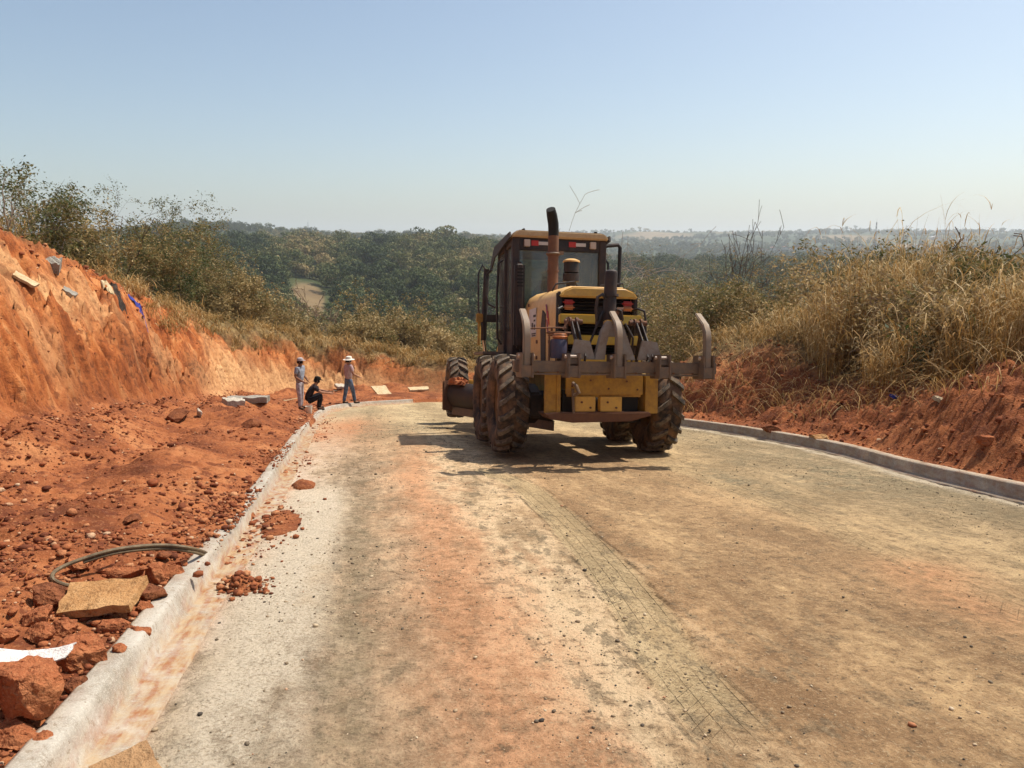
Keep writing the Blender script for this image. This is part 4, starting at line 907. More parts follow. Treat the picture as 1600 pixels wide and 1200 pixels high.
# ------------------------------------------------------------------ loose clods and pebbles (uncountable)
def proto(seed, sub=1):
    bm = bmesh.new(); bmesh.ops.create_icosphere(bm, subdivisions=sub, radius=1.0); rg = np.random.default_rng(seed)
    P = np.array([v.co[:] for v in bm.verts])
    for k in range(5):
        n = rg.normal(size=3); n /= np.linalg.norm(n); P = P-np.outer(np.clip(P@n-rg.uniform(.45, .8), 0, None), n)
    P *= rg.uniform(.8, 1.15, P.shape); F = np.array([[v.index for v in f.verts] for f in bm.faces]); bm.free(); return P, F
PRO = [proto(500+i) for i in range(8)]
def scatter(name, X, Y, Zf, size, mat, label, tint=None, flat=.7, sink=.3):
    Vs, Fs, Ts, n0 = [], [], [], 0
    pick = rng.integers(0, len(PRO), len(X)); ang = rng.uniform(0, 6.283, len(X))
    for k in range(len(PRO)):
        m = pick == k; P, F = PRO[k]
        if not m.any(): continue
        c, s = np.cos(ang[m]), np.sin(ang[m]); st_ = rng.uniform(.65, 1.35, m.sum())
        px = P[None, :, 0]*st_[:, None]; py = P[None, :, 1]
        vx = (px*c[:, None]-py*s[:, None])*size[m][:, None]+X[m][:, None]
        vy = (px*s[:, None]+py*c[:, None])*size[m][:, None]+Y[m][:, None]
        vz = (P[None, :, 2]*flat+flat*(1-2*sink))*size[m][:, None]+Zf[m][:, None]
        V = np.stack([vx, vy, vz], -1).reshape(-1, 3)
        f = (F[None]+(np.arange(m.sum())*len(P))[:, None, None]).reshape(-1, 3)+n0
        Vs.append(V); Fs.append(f); n0 += len(V)
        Ts.append(np.repeat(rng.uniform(0, 1, m.sum()) if tint is None else tint[m], len(P)))
    o = link(bpy.data.objects.new(name, nmesh(name, np.concatenate(Vs), np.concatenate(Fs), dict(tint=np.concatenate(Ts)))), None, mat)
    tag(o, label, kind='stuff'); return o
t = MT('clod_mat', .95, spec=.1)
v = t.co('Object'); c = t.ramp(t.attr('tint'), [(.0, (.11, .036, .020)), (.4, (.25, .078, .034)), (.75, (.37, .135, .056)), (.93, (.48, .23, .11)), (1, (.55, .40, .26))])
t.base(t.mix(t.ramp(t.noise(v, 30, 5, .7), [(.35, .6), (.55, 0.0)]), c, (.10, .035, .02))); t.bump(t.noise(v, 60, 4, .6), .7, .01); M['clod'] = t.m
t = MT('pebble_mat', .9, spec=.2)
c = t.ramp(t.attr('tint'), [(.0, (.05, .045, .04)), (.18, (.13, .105, .075)), (.5, (.25, .19, .12)), (.78, (.42, .32, .20)), (.95, (.56, .47, .33)), (1, (.40, .17, .08))])
t.base(c); M['pebble'] = t.m
# left verge and bank foot, right verge
n = 15000
Y = 1.7*np.exp(rng.uniform(0, math.log(32/1.7), n)); dd_ = rng.uniform(.12, 3.7, n)
X = np.interp(Y, SEL[:, 1][:70], SEL[:, 0][:70])-dd_
keep = (fbm(X*.8, Y*.8, 3, 301)+.25*rng.normal(size=n) > -.05); X, Y = X[keep], Y[keep]
S = np.clip(rng.lognormal(-4.55, .65, len(X)), .004, .06)*np.clip(.8+Y/40, .7, 1.4)
scatter('clods', X, Y, land(X, Y)[0], S, M['clod'], 'loose red earth clods strewn over the left verge', sink=.22)
n = 5200
Y = rng.uniform(4.0, 26, n); X = np.interp(Y, SER[:50, 1], SER[:50, 0])+rng.uniform(.22, 3.0, n)**1.0
S = np.clip(rng.lognormal(-4.3, .6, n), .008, .06)
scatter('clods', X, Y, land(X, Y)[0], S, M['clod'], 'loose red earth clods strewn over the right bank', sink=.22)
n = 3600
SB = rng.uniform(24, 52, n); fx = np.interp(SB, np.linspace(0, 60, len(SFO)), SFO[:, 0]); Y = rng.uniform(7, 32, n); X = np.interp(Y, SFO[:45, 1], SFO[:45, 0])-rng.uniform(.1, 5.5, n)
S = np.clip(rng.lognormal(-3.7, .6, n), .012, .10)*np.where(X < -7, 1.2, .5)
scatter('clods', X, Y, land(X, Y)[0], S, M['clod'], 'loose red clods on the face and top of the left bank', sink=.3)
n = 36000
Y = 1.6*np.exp(rng.uniform(0, math.log(26/1.6), n)); X = rng.uniform(-1.0, 6.4, n)
keep = rng.uniform(0, 1, n) < np.clip(.25+.9*np.exp(-((X+.1)/.5)**2)+.5*np.exp(-((X-1.1)/.5)**2)+.5*ss(4.2, 5.5, X), 0, 1)
keep &= rng.uniform(0, 1, n) < np.clip(.35+1.6*fbm(X*1.4, Y*.9, 3, 305), .04, 1)
X, Y = X[keep], Y[keep]
S = np.clip(rng.lognormal(-5.55, .50, len(X)), .002, .018)*np.clip(.8+Y/20, .85, 1.6)
scatter('pebbles', X, Y, road_z(X, Y), S, M['pebble'], 'gravel and pebbles loose on the road surface', sink=.25)

n = 6000; Y = rng.uniform(6, 31, n); X = np.interp(Y, SFO[:45, 1], SFO[:45, 0])+np.abs(rng.normal(0, .75, n))-.25
S = np.clip(rng.lognormal(-4.4, .6, n), .006, .05)
scatter('clods', X, Y, land(X, Y)[0], S, M['clod'], 'loose red clods fallen to the foot of the left bank', sink=.25)
# crumbs fallen over the kerb and round the boulders
n = 5200; Y = np.concatenate([rng.uniform(2.4, 5.6, n//2), rng.normal(6.4, .7, n//4), rng.normal(10.3, .7, n//8), rng.uniform(13, 23, n//8)])
X = np.interp(Y, SEL[:70, 1], SEL[:70, 0])-np.concatenate([rng.uniform(.14, 1.4, n//2), rng.normal(.10, .22, n//4), rng.normal(.12, .22, n//8), rng.normal(.05, .3, n//8)])
X = np.concatenate([X, rng.normal(-.86, .09, 260)]); Y = np.concatenate([Y, rng.normal(4.72, .11, 260)])
z_, inf_ = land(X, Y); z_ = np.where(inf_['road'], np.maximum(z_, road_z(X, Y)), z_)
kb = (inf_['dl'] > -.01) & (inf_['dl'] < .17); z_ = np.where(kb, np.maximum(z_, plane_z(X, Y)+.15), z_)
S = np.clip(rng.lognormal(-4.75, .6, len(X)), .004, .04)
scatter('clods', X, Y, z_, S, M['clod'], 'red crumbs spilled over the left kerb and round the boulders', sink=.2)

# ------------------------------------------------------------------ workers
def skinned(name, J, E, R, mat, parent, sub=2):
    me = bpy.data.meshes.new(name); me.from_pydata(J, E, []); o = bpy.data.objects.new(name, me); COL.objects.link(o)
    md = o.modifiers.new('s', 'SKIN'); md.use_smooth_shade = True
    for sv, r_ in zip(me.skin_vertices[0].data, R): sv.radius = (r_, r_) if not hasattr(r_, '__len__') else r_; sv.use_root = False
    me.skin_vertices[0].data[0].use_root = True
    s2 = o.modifiers.new('d', 'SUBSURF'); s2.levels = sub; s2.render_levels = sub
    bpy.context.view_layer.update()
    ev = o.evaluated_get(bpy.context.evaluated_depsgraph_get()); m2 = bpy.data.meshes.new_from_object(ev); m2.name = name
    bpy.data.objects.remove(o); bpy.data.meshes.remove(me)
    m2.materials.clear(); o2 = bpy.data.objects.new(name, m2); m2.shade_smooth(); link(o2, parent, mat); return o2
def cloth(name, col, var=.35, sc_=14, plaid=None):
    t = MT(name, .9, col, spec=.15); v = t.co('Object'); n_ = t.noise(v, sc_, 5, .6)
    c = t.mix(t.ramp(n_, [(.35, 0.0), (.7, 1.0)]), tuple(q*(1-var) for q in col), tuple(min(1, q*(1+var)) for q in col))
    if plaid is not None:
        w = t.n('ShaderNodeTexWave', wave_type='BANDS', bands_direction='Z'); w.inputs['Scale'].default_value = 7; t.lk(v, w.inputs[0])
        w2 = t.n('ShaderNodeTexWave', wave_type='BANDS', bands_direction='X'); w2.inputs['Scale'].default_value = 7; t.lk(v, w2.inputs[0])
        c = t.mix(t.math('MULTIPLY', t.math('ADD', w.outputs['Fac'], w2.outputs['Fac']), .35), c, plaid)
    t.base(c); t.bump(t.noise(v, 9, 3, .5), .5, .03); M[name] = t.m; return t.m
cloth('skin_brown', (.22, .11, .07), .15); cloth('skin_tan', (.34, .18, .115), .15); cloth('hair', (.015, .012, .01))
cloth('shirt_grey', (.27, .30, .36)); cloth('trousers_pale', (.36, .33, .36)); cloth('shirt_black', (.022, .018, .022)); cloth('trousers_black', (.016, .016, .020))
cloth('shirt_plaid', (.36, .22, .22), .3, 14, (.52, .42, .42)); cloth('jeans', (.10, .135, .20), .5, 8); cloth('hat_white', (.70, .66, .58), .15); cloth('cap_grey', (.40, .36, .36), .4); cloth('boot', (.05, .035, .025), .4)
BE = dict(pelvis=0, spine=1, chest=2, neck=3, head0=4, head1=5)
def person(name_label, loc, rotz, J, mats, hat, height=1.70, long_sleeve=False):
    """J: joints in metres for a 1.70 m figure, facing +Y"""
    k = height/1.70
    root = empty('person', loc, (0, 0, rotz)); root.scale = (k, k, k); tag(root, name_label, 'person')
    j = {a: tuple(b) for a, b in J.items()}
    lerp = lambda a, b, t_: tuple(np.array(a)*(1-t_)+np.array(b)*t_)
    names = ['pelvis', 'spine', 'chest', 'neck', 'chin', 'crown']; V = [j[n_] for n_ in names]; R = [.085, .080, .090, .055, (.068, .078), (.075, .085)]; E = [(0, 1), (1, 2), (2, 3), (3, 4), (4, 5)]
    for sd in ('l', 'r'):
        b = len(V)
        V += [j['sho_'+sd], j['elb_'+sd], j['wri_'+sd], j['han_'+sd]]; R += [.050, .045, .032, (.040, .020)]; E += [(2, b), (b, b+1), (b+1, b+2), (b+2, b+3)]
        f = np.array(j['han_'+sd]); w_ = np.array(j['wri_'+sd]); d = f-w_; d = d/np.linalg.norm(d); sdv = np.cross(d, (0, 1, .2)); sdv /= np.linalg.norm(sdv)
        for q in range(4):
            bb = len(V); off = sdv*(.030-.020*q); ln = [.065, .078, .074, .058][q]
            V += [tuple(f+off+d*.035), tuple(f+off*1.1+d*(.035+ln*.55)+np.array((0, .006, 0))), tuple(f+off*1.1+d*(.035+ln)+np.array((0, .018, 0)))]; R += [.0095, .0088, .008]; E += [(b+3, bb), (bb, bb+1), (bb+1, bb+2)]
        bb = len(V); V += [tuple(w_+(f-w_)*.6+sdv*.045), tuple(f+sdv*.06+d*.03)]; R += [.011, .0095]; E += [(b+3, bb), (bb, bb+1)]
        b = len(V)
        V += [j['hip_'+sd], j['kne_'+sd], j['ank_'+sd], j['toe_'+sd]]; R += [.085, .060, .042, (.045, .032)]; E += [(0, b), (b, b+1), (b+1, b+2), (b+2, b+3)]
    body = skinned('body', V, E, R, M[mats['skin']], root, 2)
    # face
    ch, cr = np.array(j['chin']), np.array(j['crown']); up = (cr-ch)/np.linalg.norm(cr-ch); fw = np.array(j.get('look', (0, 1, 0)), float); fw = fw-up*fw.dot(up); fw /= np.linalg.norm(fw); rt = np.cross(fw, up)
    hc = (ch+cr)/2
    mb = MB(); mb.lathe([(.004, .03), (.012, .0), (.016, -.018), (.0, -.024)], 8, Matrix.Translation(hc+fw*.088-up*.01)); mb.obj('nose', M[mats['skin']], root)
    for sg_ in (-1, 1):
        m_ = MB(); bmesh.ops.create_uvsphere(m_.bm, u_segments=8, v_segments=6, radius=.011, matrix=Matrix.Translation(hc+fw*.078+rt*sg_*.030+up*.012)); m_.obj('eye', M['hair'], root)
        m_ = MB(); bmesh.ops.create_uvsphere(m_.bm, u_segments=8, v_segments=6, radius=.022, matrix=Matrix.Translation(hc+rt*sg_*.078-up*.0) @ Matrix.Diagonal((.5, .8, 1.3, 1))); m_.obj('ear', M[mats['skin']], root)
    MB().box(tuple(hc+fw*.078-up*.045), (.040, .012, .008), bev=.003).obj('mouth', M['hair'], root)
    m_ = MB(); q = Matrix((tuple(rt)+(0,), tuple(fw)+(0,), tuple(up)+(0,), (0, 0, 0, 1))).transposed(); q.translation = Vector(hc+up*.035-fw*.018)
    m_.lathe([(.092, -.075), (.098, -.03), (.095, .02), (.07, .065), (.03, .082), (0, .086)], 16, q @ Matrix.Diagonal((.92, 1.0, 1, 1))); m_.obj('hair', M['hair'], root)
    q.translation = Vector(hc+up*.055)
    if hat == 'brim':
        h_ = MB().lathe([(.19, -.012), (.20, -.004), (.15, .004), (.108, .012), (.104, .06), (.09, .105), (.05, .118), (0, .112)], 20, q @ Matrix.Diagonal((.95, 1.08, 1, 1))).obj('hat', M[mats['hat']], root)
    elif hat == 'cap':
        h_ = MB().lathe([(.108, -.005), (.107, .04), (.085, .082), (.045, .098), (0, .102)], 18, q).prism([(-.075, .06), (-.06, .15), (0, .18), (.06, .15), (.075, .06)], 'z', 0, .012)
        h_.bm.verts.ensure_lookup_table()
        for v_ in h_.bm.verts[-10:]: v_.co = q @ v_.co
        h_ = h_.obj('cap', M[mats['hat']], root)
    # clothes
    V = [lerp(j['pelvis'], j['spine'], -.35), j['spine'], j['chest'], lerp(j['chest'], j['neck'], .62)]; R = [(.170, .140), (.160, .130), (.180, .135), .085]; E = [(0, 1), (1, 2), (2, 3)]
    for sd in ('l', 'r'):
        b = len(V); V += [j['sho_'+sd], lerp(j['sho_'+sd], j['elb_'+sd], .75)]; R += [.080, .066]; E += [(2, b), (b, b+1)]
        if long_sleeve: V += [j['elb_'+sd], lerp(j['elb_'+sd], j['wri_'+sd], .95)]; R += [.060, .046]; E += [(b+1, b+2), (b+2, b+3)]
    skinned('shirt', V, E, R, M[mats['shirt']], root, 2)
    V = [lerp(j['pelvis'], j['spine'], .45), j['pelvis']]; R = [(.150, .125), (.160, .135)]; E = [(0, 1)]
    for sd in ('l', 'r'):
        b = len(V); V += [j['hip_'+sd], lerp(j['hip_'+sd], j['kne_'+sd], .5), j['kne_'+sd], lerp(j['kne_'+sd], j['ank_'+sd], .5), lerp(j['kne_'+sd], j['ank_'+sd], .98)]; R += [.105, .092, .078, .070, .066]
        E += [(1, b), (b, b+1), (b+1, b+2), (b+2, b+3), (b+3, b+4)]
    skinned('trousers', V, E, R, M[mats['trousers']], root, 2)
    for sd in ('l', 'r'):
        a, t2 = np.array(j['ank_'+sd]), np.array(j['toe_'+sd]); dv_ = (t2-a); dv_[2] = 0; dv_ /= np.linalg.norm(dv_)
        skinned('boot', [tuple(a+(0, 0, .03)), tuple(a-dv_*.02-(0, 0, .03)), tuple(a+dv_*.10-(0, 0, .04)), tuple(a+dv_*.19-(0, 0, .048))], [(0, 1), (1, 2), (2, 3)], [.055, .058, (.050, .045), (.044, .032)], M['boot'], root, 1)
    return root
def stand(lean=0.0, la=None, ra=None, stride=.10, look=(0, 1, 0)):
    J = dict(pelvis=(0, 0, .93), spine=(0, lean*.3, 1.12), chest=(0, lean*.7, 1.33), neck=(0, lean, 1.47), chin=(0, lean+.015, 1.535), crown=(0, lean+.015, 1.635), look=look)
    for s_, sg in (('l', -1), ('r', 1)):
        J['hip_'+s_] = (sg*.095, 0, .86); J['kne_'+s_] = (sg*.11, sg*stride*.55+.02, .48); J['ank_'+s_] = (sg*.12, sg*stride, .085); J['toe_'+s_] = (sg*.145, sg*stride+.15, .035)
        J['sho_'+s_] = (sg*.185, lean*.85, 1.395)
    l = la or [(-.245, -.02, 1.12), (-.25, .06, .88), (-.245, .085, .81)]; r_ = ra or [(.245, -.02, 1.12), (.25, .06, .88), (.245, .085, .81)]
    for s_, a in (('l', l), ('r', r_)): J['elb_'+s_], J['wri_'+s_], J['han_'+s_] = a
    return J
def face_to(px0, px1, p0, p1):
    a = np.array(p1)-np.array(p0); return math.atan2(-a[0], a[1])
p3 = on_ground(546, 632)
person('standing man in a white brimmed hat, plaid shirt and blue jeans at the road edge', (p3[0], p3[1], p3[2]+.01), -1.05, stand(.03, None, [(.27, .06, 1.13), (.24, .27, 1.02), (.22, .33, .99)], .16, (.25, 1, 0)), dict(skin='skin_tan', shirt='shirt_plaid', trousers='jeans', hat='hat_white'), 'brim', 1.74)
p1_ = on_ground(470, 640)
person('standing man in a pale cap, grey shirt and pale trousers left of the seated man', (p1_[0], p1_[1], p1_[2]+.01), -2.0, stand(.05, [(-.26, .0, 1.13), (-.16, .20, .98), (-.11, .25, .95)], [(.26, .0, 1.13), (.15, .21, .96), (.10, .26, .93)], .05, (-.1, 1, -.15)), dict(skin='skin_brown', shirt='shirt_grey', trousers='trousers_pale', hat='cap_grey'), 'cap', 1.58)
p2_ = on_ground(492, 641)
J = dict(pelvis=(0, -.20, .34), spine=(0, -.17, .52), chest=(0, -.04, .72), neck=(0, .06, .84), chin=(0, .10, .895), crown=(0, .125, .99), look=(0, 1, -.35))
for s_, sg in (('l', -1), ('r', 1)):
    J['hip_'+s_] = (sg*.10, -.15, .32); J['kne_'+s_] = (sg*.17, .22, .50); J['ank_'+s_] = (sg*.15, .12, .085); J['toe_'+s_] = (sg*.17, .28, .035)
    J['sho_'+s_] = (sg*.185, .0, .765); J['elb_'+s_] = (sg*.22, .20, .60); J['wri_'+s_] = (sg*.14, .43, .56); J['han_'+s_] = (sg*.11, .50, .55)
person('man in dark cap and black clothes sitting low beside the white bucket', (p2_[0], p2_[1], p2_[2]+.01), -1.45, J, dict(skin='skin_tan', shirt='shirt_black', trousers='trousers_black', hat='hair'), 'cap', 1.70)
# bucket, stool block and trowel at his feet
pb = on_ground(483, 646)
paint('bucket_white', (.62, .58, .50), (.4, .22, .12), .4, .5)
bo = empty('bucket', (pb[0], pb[1], pb[2])); bo.scale = (.62, .62, .62); tag(bo, 'small white plastic bucket on the ground beside the sitting man', 'bucket')
MB().lathe([(.0, .005), (.115, .0), (.125, .03), (.15, .30), (.158, .30), (.158, .32), (.145, .32), (.12, .03), (0, .03)], 20, cap=False).obj('pail', M['bucket_white'], bo)
MB().tube([(.15*math.cos(a), .03, .30+.10*math.sin(a)) for a in np.linspace(0, math.pi, 12)], .005, 6).obj('handle', M['chrome_rod'], bo)
rc_, rs_ = math.cos(-1.45), math.sin(-1.45)
ph = np.array([p2_[0], p2_[1], p2_[2]])+np.array([0*rc_-.56*rs_, .56*rc_, .56])
tr_ = empty('trowel', tuple(ph), (0, 0, -1.0)); tag(tr_, 'short tool held in both hands by the sitting man', 'tool')
MB().cyl((0, -.08, 0), (0, .05, .03), .014, n=8).obj('handle', M['boot'], tr_); MB().prism([(-.05, .05), (.05, .05), (.0, .24)], 'z', .03, .036).obj('blade', M['worn_steel'], tr_)
sp_ = on_ground(452, 628); 
sh_ = empty('shovel', (sp_[0], sp_[1], sp_[2]+.06), (0, .12, -.9)); tag(sh_, 'long handled shovel lying on the verge behind the standing man in the cap', 'shovel')
MB().cyl((0, -.7, 0), (0, .55, .03), .018, n=8).obj('handle', M['cream_litter'], sh_); MB().prism([(-.11, -.72), (.11, -.72), (.12, -.95), (0, -1.05), (-.12, -.95)], 'z', -.01, .008).bevel(.004).obj('blade', M['worn_steel'], sh_)
# ------------------------------------------------------------------ vegetation
def leaf_mat(name, stops, trans=.3, rnd=.0, rough=.6):
    t = MT(name, rough, spec=.2); tn = t.attr('tint')
    if rnd:
        oi = t.n('ShaderNodeObjectInfo'); pa_ = t.n('ShaderNodeAttribute', attribute_name='patch', attribute_type='INSTANCER'); tn = t.math('ADD', tn, t.math('ADD', pa_.outputs['Fac'], t.math('MULTIPLY', t.math('SUBTRACT', oi.outputs['Random'], .5), rnd)), True)
    c = t.ramp(tn, stops); t.base(c)
    tl = t.n('ShaderNodeBsdfTranslucent'); t.lk(c, tl.inputs[0]); ms = t.n('ShaderNodeMixShader'); ms.inputs[0].default_value = trans
    t.lk(t.b.outputs[0], ms.inputs[1]); t.lk(tl.outputs[0], ms.inputs[2]); t.lk(ms.outputs[0], t.out.inputs[0]); M[name] = t.m
LEAF = [(.0, (.030, .055, .016)), (.22, (.060, .085, .025)), (.42, (.125, .130, .040)), (.60, (.20, .160, .055)), (.80, (.34, .235, .095)), (1, (.50, .385, .19))]
leaf_mat('leaf', LEAF, .28)
leaf_mat('grass_blade', [(.0, (.10, .105, .03)), (.22, (.22, .145, .045)), (.5, (.37, .215, .065)), (.78, (.47, .30, .11)), (1, (.60, .46, .24))], .28)
leaf_mat('forest_leaf', [(.0, (.035, .055, .016)), (.3, (.075, .100, .028)), (.6, (.14, .145, .045)), (.85, (.22, .185, .070)), (1, (.33, .25, .11))], .2, .6, .7)
paint('bark', (.12, .085, .06), (.05, .035, .025), .6, .9, scale=8, spec=.1)
paint('bark_dry', (.24, .17, .12), (.10, .06, .04), .6, .9, scale=8, spec=.1)
paint('bark_pale', (.36, .30, .24), (.20, .14, .10), .5, .9, scale=8, spec=.1)
def seg_mesh(name, S, n=4):
    S = np.array(S, float); p0, p1, r0, r1 = S[:, 0:3], S[:, 3:6], S[:, 6], S[:, 7]
    d = p1-p0; d /= np.maximum(np.linalg.norm(d, axis=1), 1e-6)[:, None]
    a = np.where(np.abs(d[:, 2:3]) > .9, np.array([[1., 0, 0]]), np.array([[0, 0, 1.]])); u = np.cross(d, a); u /= np.linalg.norm(u, axis=1)[:, None]; w = np.cross(d, u)
    an = np.arange(n)*2*math.pi/n; ca, sa = np.cos(an), np.sin(an)
    off = u[:, None]*ca[None, :, None]+w[:, None]*sa[None, :, None]
    V = np.concatenate([p0[:, None]+off*r0[:, None, None], p1[:, None]+off*r1[:, None, None]], 1).reshape(-1, 3)
    k = np.arange(n); f = np.stack([k, (k+1) % n, n+(k+1) % n, n+k], 1)
    F = (f[None]+(np.arange(len(S))*2*n)[:, None, None]).reshape(-1, 4)
    return nmesh(name, V, F, smooth=True)
def leaf_arrays(C, size, rg, droop=.0, aspect=.45, up=None):
    n = len(C); d = rg.normal(size=(n, 3)); d[:, 2] = d[:, 2]*.7-droop; d /= np.linalg.norm(d, axis=1)[:, None]
    a = rg.normal(size=(n, 3)); s = np.cross(d, a); s /= np.linalg.norm(s, axis=1)[:, None]; nn = np.cross(d, s)
    L = size[:, None]*rg.uniform(.6, 1.4, (n, 1)); w = L*aspect
    V = np.stack([C, C+d*L*.5+s*w*.5+nn*L*.08, C+d*L, C+d*L*.5-s*w*.5+nn*L*.08], 1).reshape(-1, 3)
    return V, np.arange(n*4).reshape(-1, 4)
def grow(rg, height, spread, stems=6, levels=3, wig=.22, spawn=.75, droop=.05, r0=.03, base_r=.25, arch=.0, upb=.1, fan=.75):
    S, tips = [], []
    def br(p, d, L, r, lev):
        n = 7 if lev == 0 else (5 if lev == 1 else 4)
        for k in range(n):
            d = d+rg.normal(size=3)*wig*.6+np.array([0, 0, .10 if lev == 0 else -.02])-np.array([0, 0, droop+arch*k/n*.5])*(1 if lev else .3*k/n+arch*k/n)
            d = d/np.linalg.norm(d); q = p+d*L/n; r2 = r*(1-.75*(k+1)/n) if lev < levels else r*.7
            S.append((*p, *q, max(r*(1-.75*k/n), .003), max(r2, .0022)))
            if lev < levels and k >= (2 if lev == 0 else 1):
                for _ in range(2 if rg.uniform() < spawn*.6 else 1):
                    if rg.uniform() < spawn:
                        c = d+rg.normal(size=3)*fan; c[2] += upb; c /= np.linalg.norm(c)
                        br(q, c, L*rg.uniform(.38, .62), max(r*.5*(1-.6*k/n), .003), lev+1)
            if lev >= levels-1: tips.append(q)
            p = q
    for i in range(stems):
        a = rg.uniform(0, 6.283); e = rg.uniform(.2, 1.0)*spread
        d = np.array([math.cos(a)*e, math.sin(a)*e, height]); Ls = np.linalg.norm(d)*rg.uniform(.72, 1.02)
        br(np.array([math.cos(a)*base_r*rg.uniform(), math.sin(a)*base_r*rg.uniform(), -.12]), d/np.linalg.norm(d), Ls, r0*rg.uniform(.6, 1.1), 0)
    return S, np.array(tips)
def shrub(name, label, cat, loc, height, width, seed, leaves=3000, lsize=.07, tint=(.3, .15), stems=7, levels=3, bark='bark', jitter=.10, spawn=.75, r0=.022, group=None, wig=.22, arch=0.0, min_h=.0, rmin=0.0, upb=.1, fan=.75):
    if 'tree' not in name: leaves = int(leaves*1.15); lsize *= 1.35; tint = (min(tint[0]+.08, .85), tint[1])
    rg = np.random.default_rng(seed); root = empty(name, loc, (0, 0, rg.uniform(0, 6.28))); tag(root, label, cat, group)
    S, T = grow(rg, height*.9, width*.55, stems, levels, r0=r0, spawn=spawn, wig=wig, arch=arch, base_r=width*.18, upb=upb, fan=fan)
    zmax = max(np.percentile(T[:, 2], 99), .1); k = height/zmax
    S = np.array(S); S[:, :6] *= k; T = T*k; S[:, 6:8] = np.maximum(S[:, 6:8], rmin)
    o = link(bpy.data.objects.new('branches', seg_mesh('branches', S, 4)), root, M[bark])
    if leaves > 0:
        T = T[T[:, 2] > min_h*height]
        C = T[rg.integers(0, len(T), leaves)]+rg.normal(size=(leaves, 3))*jitter; C[:, 2] = np.maximum(C[:, 2], .02)
        V, F = leaf_arrays(C, np.full(leaves, lsize), rg, .25)
        cl = fbm(C[:, 0]*1.6+seed, C[:, 1]*1.6+C[:, 2]*2, 3, seed % 50)
        tn = np.clip(rg.normal(tint[0], tint[1]*.7, leaves)+cl*tint[1]*1.3, 0, 1)
        link(bpy.data.objects.new('foliage', nmesh('foliage', V, F, dict(tint=np.repeat(tn, 4)))), root, M['leaf'])
    return root
def by_x(px, py_top, X):
    d = ray(px, py_top); t_ = X/d[0]; P_ = CAM+d*t_; b = hz(X, P_[1]); return (X, P_[1], b), P_[2]-b
def by_y(px, py_top, Yw):
    P_ = at_y(px, py_top, Yw); b = hz(P_[0], Yw); return (P_[0], Yw, b), P_[2]-b
def put(mode, px, top, q, label, width, seed, cat='shrub', name='shrub', **kw):
    loc, h = (by_x if mode == 'x' else by_y)(px, top, q); h = max(h, .5)
    return shrub(name, label, cat, loc, h, width, seed, **kw)
G1 = 'shrubs along the top of the left bank'
AIRY = dict(stems=4, levels=3, spawn=.62, r0=.045, jitter=.09, lsize=.085, wig=.30)
put('x', -20, 262, -9.6, 'thin grey leafless-looking tree at the far left edge of the sky', 3.0, 11, 'tree', 'small_tree', leaves=1500, tint=(.42, .2), bark='bark_pale', group=G1, **AIRY)
put('x', 45, 270, -9.9, 'airy small tree with sparse leaves, second from the left edge', 3.2, 12, 'tree', 'small_tree', leaves=2300, tint=(.36, .2), bark='bark_pale', group=G1, **AIRY)
put('x', 80, 305, -9.2, 'grey green shrub below the airy tree at the left edge', 2.4, 13, leaves=3600, lsize=.075, tint=(.45, .2), bark='bark_pale', group=G1)
put('x', 155, 282, -9.8, 'arching sparse tree with curved twigs against the sky on the left bank', 3.6, 14, 'tree', 'small_tree', leaves=1900, tint=(.34, .2), arch=.5, group=G1, **AIRY)
put('x', 150, 335, -8.9, 'olive brown shrub under the arching sparse tree', 2.6, 15, leaves=6000, lsize=.075, tint=(.60, .2), group=G1)
put('x', 215, 330, -9.0, 'dense olive shrub in the middle of the left bank top', 2.8, 16, leaves=7500, lsize=.075, tint=(.54, .2), group=G1)
put('x', 262, 318, -9.4, 'tall dark green shrub with loose twigs at its top on the left bank', 3.0, 17, leaves=8500, lsize=.078, tint=(.36, .2), group=G1)
put('x', 268, 375, -8.3, 'dark green low shrub at the bank edge above the blue rag', 2.0, 18, leaves=6500, lsize=.07, tint=(.20, .16), group=G1)
put('x', 312, 350, -9.0, 'right outer shrub of the tall left clump with twigs against the sky', 2.8, 19, leaves=8000, lsize=.078, tint=(.48, .2), group=G1)
put('x', 330, 395, -8.4, 'brown olive shrub sloping down right of the tall left clump', 2.8, 20, leaves=8000, lsize=.078, tint=(.70, .18), group=G1)
put('y', 375, 430, 38, 'dry brown shrub halfway down the left slope', 3.0, 21, leaves=7000, lsize=.085, tint=(.70, .18), group=G1)
put('y', 350, 425, 41, 'olive shrub behind the dry brown shrub on the left slope', 3.2, 22, leaves=7000, lsize=.09, tint=(.70, .18), group=G1)
put('y', 405, 450, 41, 'reddish brown twiggy shrub on the left slope', 2.8, 23, leaves=3000, lsize=.085, tint=(.66, .15), bark='bark_dry', group=G1)
put('y', 440, 478, 43, 'tan shrub above the lower red bank', 3.0, 24, leaves=5000, lsize=.09, tint=(.72, .18), group=G1)
put('y', 472, 495, 42, 'low tan shrub above the workers on the lower bank', 2.4, 25, leaves=4000, lsize=.08, tint=(.62, .16), group=G1)
G2 = 'dry shrubs beyond the road bend'
